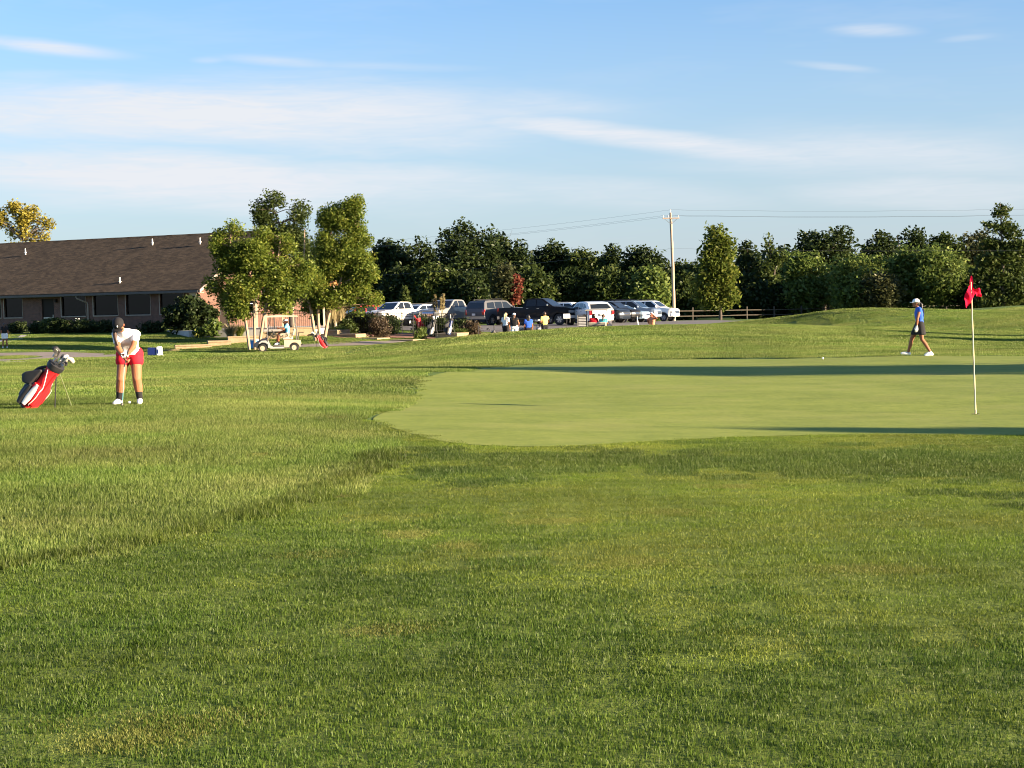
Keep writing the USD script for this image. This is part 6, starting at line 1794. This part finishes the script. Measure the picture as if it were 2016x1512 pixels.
CT = at(549, 691, 84.5); CT[2] = gz(CT[0], CT[1])
golf_cart('cream golf cart facing left below the birch trees', CT, rad(186))
Js = pose(hiR=(-.02, -.09, .0), hiL=(-.02, .09, .0), wa=(-.06, 0, .18), ch=(-.04, 0, .38), nk=(.0, 0, .565), hd=(.04, 0, .70), shR=(-.02, -.165, .52), shL=(-.02, .165, .52), elR=(.17, -.2, .31), elL=(.17, .2, .31), wrR=(.40, -.14, .36), wrL=(.40, .14, .36),
          knR=(.40, -.13, .0), knL=(.40, .13, .0), anR=(.46, -.12, -.40), anL=(.46, .12, -.40), toR=(.62, -.13, -.46), toL=(.62, .13, -.46), fem=0)
Rc = lambda v, rot, o: np.array([o[0] + v[0] * math.cos(rot) - v[1] * math.sin(rot), o[1] + v[0] * math.sin(rot) + v[1] * math.cos(rot), o[2] + v[2]])
person('cart_driver', 'driver in light blue shirt and pale cap in the golf cart', Rc((-.45, .26, .86), rad(186), CT), rad(186), Js, 'skin', ('hair_brown', 'short'), ('cloth_sky', .5), ('shorts', 'cloth_khaki', .8), 'cloth_white', None, 'cloth_white', (), None, (.9, .9), 1.2)
Jp = {k: (v.copy() if not np.isscalar(v) else v) for k, v in Js.items()}
Jp.update(wrR=np.array((.30, -.05, .16)), wrL=np.array((.30, .05, .16)), elR=np.array((.08, -.22, .24)), elL=np.array((.08, .22, .24)))
person('cart_passenger', 'passenger in navy shirt beyond the driver in the golf cart', Rc((-.36, -.26, .86), rad(186), CT), rad(186), Jp, 'skin', ('hair_brown', 'short'), ('cloth_navy', .5), ('shorts', 'cloth_navy', .8), 'cloth_black', None, None, (), None, (.5, .5), 1.2)
CT2 = np.array([5.0, 88.2, 0]); CT2[:2] = at(1182, 640, 88)[:2]; CT2[2] = gz(CT2[0], CT2[1])
golf_cart('golf cart seen end on behind the crest with people in red and teal', CT2, rad(75))
person('cart_rider', 'rider in red shirt with dark hair in the far golf cart', Rc((-.45, .26, .82), rad(75), CT2), rad(75), Js, 'skin_tan', ('hair_black', 'long'), ('cloth_red', .55), ('shorts', 'cloth_black', .6), 'cloth_white', None, None, (), None, (.5, .5), 1.2)
person('cart_rider', 'rider in teal shirt on the right of the far golf cart', Rc((-.45, -.26, .78), rad(75), CT2), rad(75), Js, 'skin', ('hair_brown', 'ponytail'), ('cloth_teal', .4), ('shorts', 'cloth_black', .6), 'cloth_white', None, None, (), None, (.5, .5), 1.2)

# --- coolers
plain('cooler_blue', (.01, .22, .62), .4)
plain('cooler_navy', (.012, .025, .14), .4)
plain('cooler_white', (.76, .77, .78), .4)


def cooler(label, loc, rot, body, lid, L=.62, W=.36, H=.34, end=None):
    t = thing('cooler', label, 'cooler', loc, rot)
    obj('tub', rbox(0, 0, H * .44 + .02, L, W, H * .80, .02), body, t, 30)
    obj('lid', rbox(0, 0, H * .93, L + .03, W + .03, H * .17, .025), lid, t, 30)
    for s in (-1, 1):
        obj('handle', tube([(s * (L / 2 + .02), -W * .3, H * .72), (s * (L / 2 + .055), -W * .3, H * .6), (s * (L / 2 + .055), W * .3, H * .6), (s * (L / 2 + .02), W * .3, H * .72)], .012, 6), lid, t)
    obj('latch', rbox(0, -W / 2 - .012, H * .78, .06, .02, .1, .005), lid, t)
    obj('drain_plug', cyl(.02, .03, (L / 2 + .006, 0, .07), 'x', 10), lid, t)
    return t


p = at(500, 687, 87.3); cooler('bright blue cooler with white lid behind the golf cart', (p[0], p[1], gz(p[0], p[1])), rad(-40), 'cooler_blue', 'cooler_white', .5, .42, .50)
p = at(305, 699, 70)
t_ = thing('cooler', 'navy cooler lying on its side with white end by the path', 'cooler', (p[0], p[1], gz(p[0], p[1])), rad(-8))
obj('tub', rbox(-.07, 0, .19, .40, .36, .34, .03), 'cooler_navy', t_, 30)
obj('lid', rbox(.205, 0, .20, .14, .40, .40, .03), 'cooler_white', t_, 30)
obj('mark', bx(.17, .235, -.206, -.2015, .10, .28), 'cooler_navy', t_, False)
obj('handle', tube([(.24, -.15, .04), (.34, -.15, .02), (.34, .15, .02), (.24, .15, .04)], .014, 6), 'cooler_white', t_)

# --- second bag by the birch, bags near the fence and the spectators
def far_bag(label, px, d, rot, main, second, seed, clubs=3, z=None, tilt=rad(30), cover='headcover_tan', group='golf bags near the car park', **kw):
    b = px_base(px, d, z)
    cs = []
    for k in range(clubs):
        cs.append(('wood' if k % 2 == 0 else 'iron', ('headcover' if k % 2 == 0 else 'iron head') + ' ' + ['at the front', 'at the back', 'at the side'][k % 3] + ' of the ' + label, cover if k % 2 == 0 else None))
    return golf_bag(label, b, rot, main, second, group, tilt, clubs=cs, **kw)


far_bag('red and black bag right of the golf cart', 640, 85.2, rad(172), 'bag_red', 'bag_black', 1, 3, cover='bag_white', tilt=rad(33))
far_bag('black bag with cream headcover by the iron fence', 846, 88, rad(10), 'bag_black', 'bag_black', 2, 3, tilt=rad(14), cover='bag_white', z=.12)
far_bag('navy bag at the end of the iron fence', 880, 88, rad(20), 'bag_navy', 'bag_black', 3, 3, tilt=rad(14), cover='bag_black', z=.16)
far_bag('red bag with white logo behind the iron fence', 829, 97.5, rad(190), 'bag_red', 'bag_red', 4, 2, tilt=rad(12), cover='bag_red', scale=1.2)
far_bag('black bag beside the white shirted spectator', 988, 88, rad(190), 'bag_black', 'bag_black', 5, 1, tilt=rad(35), cover='bag_black')
far_bag('black bag between the black and blue shirts', 1027, 88, rad(100), 'bag_black', 'bag_grey', 6, 3, tilt=rad(15), cover='bag_black')
far_bag('black bag between the blue and yellow shirts', 1055, 89, rad(60), 'bag_black', 'bag_grey', 7, 3, tilt=rad(15), cover='bag_black')

# --- spectators below the crest, seen from behind
def spectator(label, px, top_y, d, rot, H=1.65, J=None, **kw):
    p = at(px, top_y, d)
    return person('spectator', label, (p[0], p[1], p[2] - H), rot, J or pose(), group='spectators behind the crest', detail=1.25, **kw)


spectator('blonde spectator in white shirt, leftmost of the group', 995, 616, 88, rad(60), top=('cloth_white', .55), hair=('hair_blonde', 'ponytail'), bottom=('shorts', 'cloth_black', .5))
spectator('spectator in black sleeveless top, white cap and white shorts', 1012, 617, 86, rad(80), J=pose(elR=(-.02, -.25, 1.10), elL=(-.02, .25, 1.10), wrR=(.12, -.16, .98), wrL=(.12, .16, .98)), top=('cloth_black', .1), cap='cloth_white', hair=('hair_brown', 'ponytail'), bottom=('shorts', 'cloth_white', .55))
spectator('dark haired spectator in a blue shirt', 1040, 620, 88, rad(95), top=('cloth_blue', .5), hair=('hair_black', 'long'), bottom=('shorts', 'cloth_black', .5))
spectator('spectator in a pale yellow shirt', 1072, 614, 88, rad(110), J=pose(elR=(-.02, -.24, 1.12), elL=(-.02, .24, 1.12), wrR=(.14, -.14, 1.0), wrL=(.14, .14, 1.0)), top=('cloth_yellow', .5), hair=('hair_brown', 'short'), bottom=('shorts', 'cloth_black', .6))
spectator('spectator in orange top and cap shading the eyes', 1283, 616, 86, rad(225), J=pose(elL=(.05, .38, 1.36), wrL=(.16, .20, 1.56), elR=(.02, -.22, 1.12), wrR=(.2, -.1, 1.28)), top=('cloth_orange', .2), cap='cloth_white', hair=('hair_brown', 'ponytail'), bottom=('shorts', 'cloth_grey', .6), skin='skin_tan')
p = at(10, 684, 92)
person('spectator', 'spectator in black top and white skirt before the clubhouse at far left', (p[0], p[1], gz(p[0], p[1])), rad(100), pose(anR=(-.02, -.14, .085), anL=(-.02, .14, .085), knR=(.0, -.11, .47), knL=(0, .11, .47)), 'skin', ('hair_brown', 'ponytail'), ('cloth_black', .45), ('skirt', 'cloth_white', .22), 'cloth_white', detail=1.1, scale=.86)

# --- small signs by the crest
plain('sign_white', (.72, .72, .70), .6)
p = at(1116, 640, 86)
t_ = thing('white_sign', 'blank white sign board in front of the black pickup bonnet', 'sign', (p[0], p[1], gz(p[0], p[1])))
zt = at(1116, 618, 86)[2] - gz(p[0], p[1])
obj('board', rbox(0, 0, zt - .12, .36, .02, .25, .005), 'sign_white', t_)
obj('stake', cyl(.014, zt, (0, .02, zt / 2 - .02), sections=8), 'black_iron', t_)
p = at(1146, 645, 86)
t_ = thing('scoreboard', 'black framed grey scoreboard left of the far golf cart', 'scoreboard', (p[0], p[1], gz(p[0], p[1])), rad(8))
z1 = at(1146, 620, 86)[2] - gz(p[0], p[1]); z0_ = z1 - .62
obj('panel', bx(-.2, .24, .0, .02, z0_, z1 - .04), 'black_plastic', t_, False)
for k in range(6):
    obj('slat', bx(-.19, .23, -.012, -.001, z0_ + .04 + k * .085, z0_ + .075 + k * .085), 'bag_grey', t_, False)
obj('frame', cat_(tube([(-.24, -.02, 0), (-.24, -.02, z1)], .022, 6), tube([(.27, -.02, 0), (.27, -.02, z1)], .022, 6), tube([(-.26, -.02, z1), (.29, -.02, z1)], .022, 6)), 'black_iron', t_)
p = at(1257, 642, 86)
t_ = thing('leaning_stake', 'slim white stake leaning left of the orange topped spectator', 'stake', (p[0], p[1], gz(p[0], p[1])))
z1 = at(1255, 625, 86)[2] - gz(p[0], p[1])
obj('stake', tube([(.06, 0, 0), (-.06, 0, z1)], .03, 6), 'sign_white', t_)
obj('cap', tube([(-.07, 0, z1), (-.075, 0, z1 + .08)], .036, 6), 'black_iron', t_)

def build_grass():
    pr = [blade_patch(1250, 0.52, .024, .052, .0028, .0048, .5, s) for s in (1, 2, 3, 4)]
    pa = [blade_patch(1600, 0.52, .012, .029, .0024, .0042, .40, s) for s in (11, 12, 13, 14)]
    pf = [blade_patch(1500, 1.02, .020, .046, .006, .012, .5, s) for s in (21, 22, 23)]
    pff = [blade_patch(2200, 2.1, .025, .055, .014, .028, .5, s) for s in (31, 32, 33)]
    p = cells(0.4, 3.6, 17, 1.5, in_apron)
    p2 = cells(0.4, 17, 27, 1.5, in_apron)
    pa_all = np.vstack([p, p2])
    r_ = np.random.default_rng(77)
    spots = [(hit(a, b)[:2], max(w * hit(a, b)[1] / FPX, .12), max(h * hit(a, b)[1] ** 2 / FPX / 1.6, .12)) for a, b, w, h in SPOTS]
    in_spot = lambda q, k=1.0: np.any([((q[:, 0] - c[0]) / (rx * k)) ** 2 + ((q[:, 1] - c[1]) / (ry * k)) ** 2 < 1 for c, rx, ry in spots], 0)
    dry = np.vstack([c + r_.normal(0, .55, (int(26 * rx * ry * PI / .05 * .22) + 8, 2)) * [rx, ry] for c, rx, ry in spots])
    dry = dry[in_apron(dry) | in_rough(dry)]
    signed = lambda P, q: np.array([P.exterior.distance(Point(a)) * (1 if P.contains(Point(a)) else -1) for a in q])
    noise_ = lambda q, f, sd: meshkit.fbm(np.column_stack([q * f, np.zeros(len(q))]), 3, sd) - .5
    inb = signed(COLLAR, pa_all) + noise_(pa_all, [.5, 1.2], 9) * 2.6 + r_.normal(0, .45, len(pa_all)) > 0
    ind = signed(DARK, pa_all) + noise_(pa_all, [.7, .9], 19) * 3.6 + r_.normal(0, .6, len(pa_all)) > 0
    fringe = cells(0.26, 16, 31, 1.5, lambda q: shapely.contains_xy(GREEN.buffer(.42), q[:, 0], q[:, 1]) & ~shapely.contains_xy(GREEN.buffer(.02), q[:, 0], q[:, 1]))
    pc = [blade_patch(1500, 0.52, .015, .034, .0026, .0046, .42, s) for s in (41, 42, 43)]
    pf_ = [blade_patch(2300, 0.52, .008, .021, .0024, .0040, .6, s) for s in (61, 62, 63, 64)]
    pd = [blade_patch(330, 0.24, .006, .018, .0024, .0040, .6, s) for s in (71, 72)]
    pg_ = [blade_patch(520, 0.30, .008, .024, .0028, .0046, .5, s) for s in (81, 82)]
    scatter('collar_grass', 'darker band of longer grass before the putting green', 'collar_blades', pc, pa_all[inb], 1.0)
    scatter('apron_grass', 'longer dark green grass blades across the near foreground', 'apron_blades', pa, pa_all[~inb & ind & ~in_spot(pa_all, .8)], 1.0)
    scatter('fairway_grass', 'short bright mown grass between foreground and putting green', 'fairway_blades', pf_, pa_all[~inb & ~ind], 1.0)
    scatter('fringe_grass', 'narrow ring of short fringe grass round the putting green', 'fairway_blades', pg_, fringe, 1.0)
    scatter('dry_grass', 'scattered worn straw coloured spots in the foreground turf', 'dry_blades', pd, dry, 1.0)
    p = cells(0.4, 3.6, 31, 1.5, in_rough)
    p = p[~in_spot(p, .7)]
    scatter('rough_grass', 'longer tufted rough grass around the golfer at left', 'rough_blades', pr, p, 1.0)
    # taller tufts where rough meets apron; shade of the lip is in their colour
    ln = LineString([hit(*p)[:2] for p in APRON_PX if p[1] > 880])
    q = np.array([ln.interpolate(t).coords[0] for t in np.arange(0, ln.length, .16)])
    q = q + np.random.default_rng(5).normal(0, .10, q.shape) + [-.06, .05]
    q = q[np.abs(q[:, 0]) < q[:, 1] * (1008 / FPX) + 1.5]
    pe = [blade_patch(440, 0.30, .036, .072, .003, .005, .55, s) for s in (51, 52, 53)]
    scatter('edge_grass', 'fringe of taller rough grass along the edge of the apron', 'shaded_edge_blades', pe, q, 1.0)
    p = np.vstack([cells(0.9, 30.6, 58, 2, in_rough)])
    q = cells(1.8, 57.5, 112, 3, in_rough)
    scatter('far_rough_grass', 'rough grass on the slope behind the putting green', 'rough_blades', pf, p, 1.0)
    scatter('distant_rough_grass', 'rough grass over the far mound and lawns', 'rough_blades', pff, q, 1.0)


build_grass()
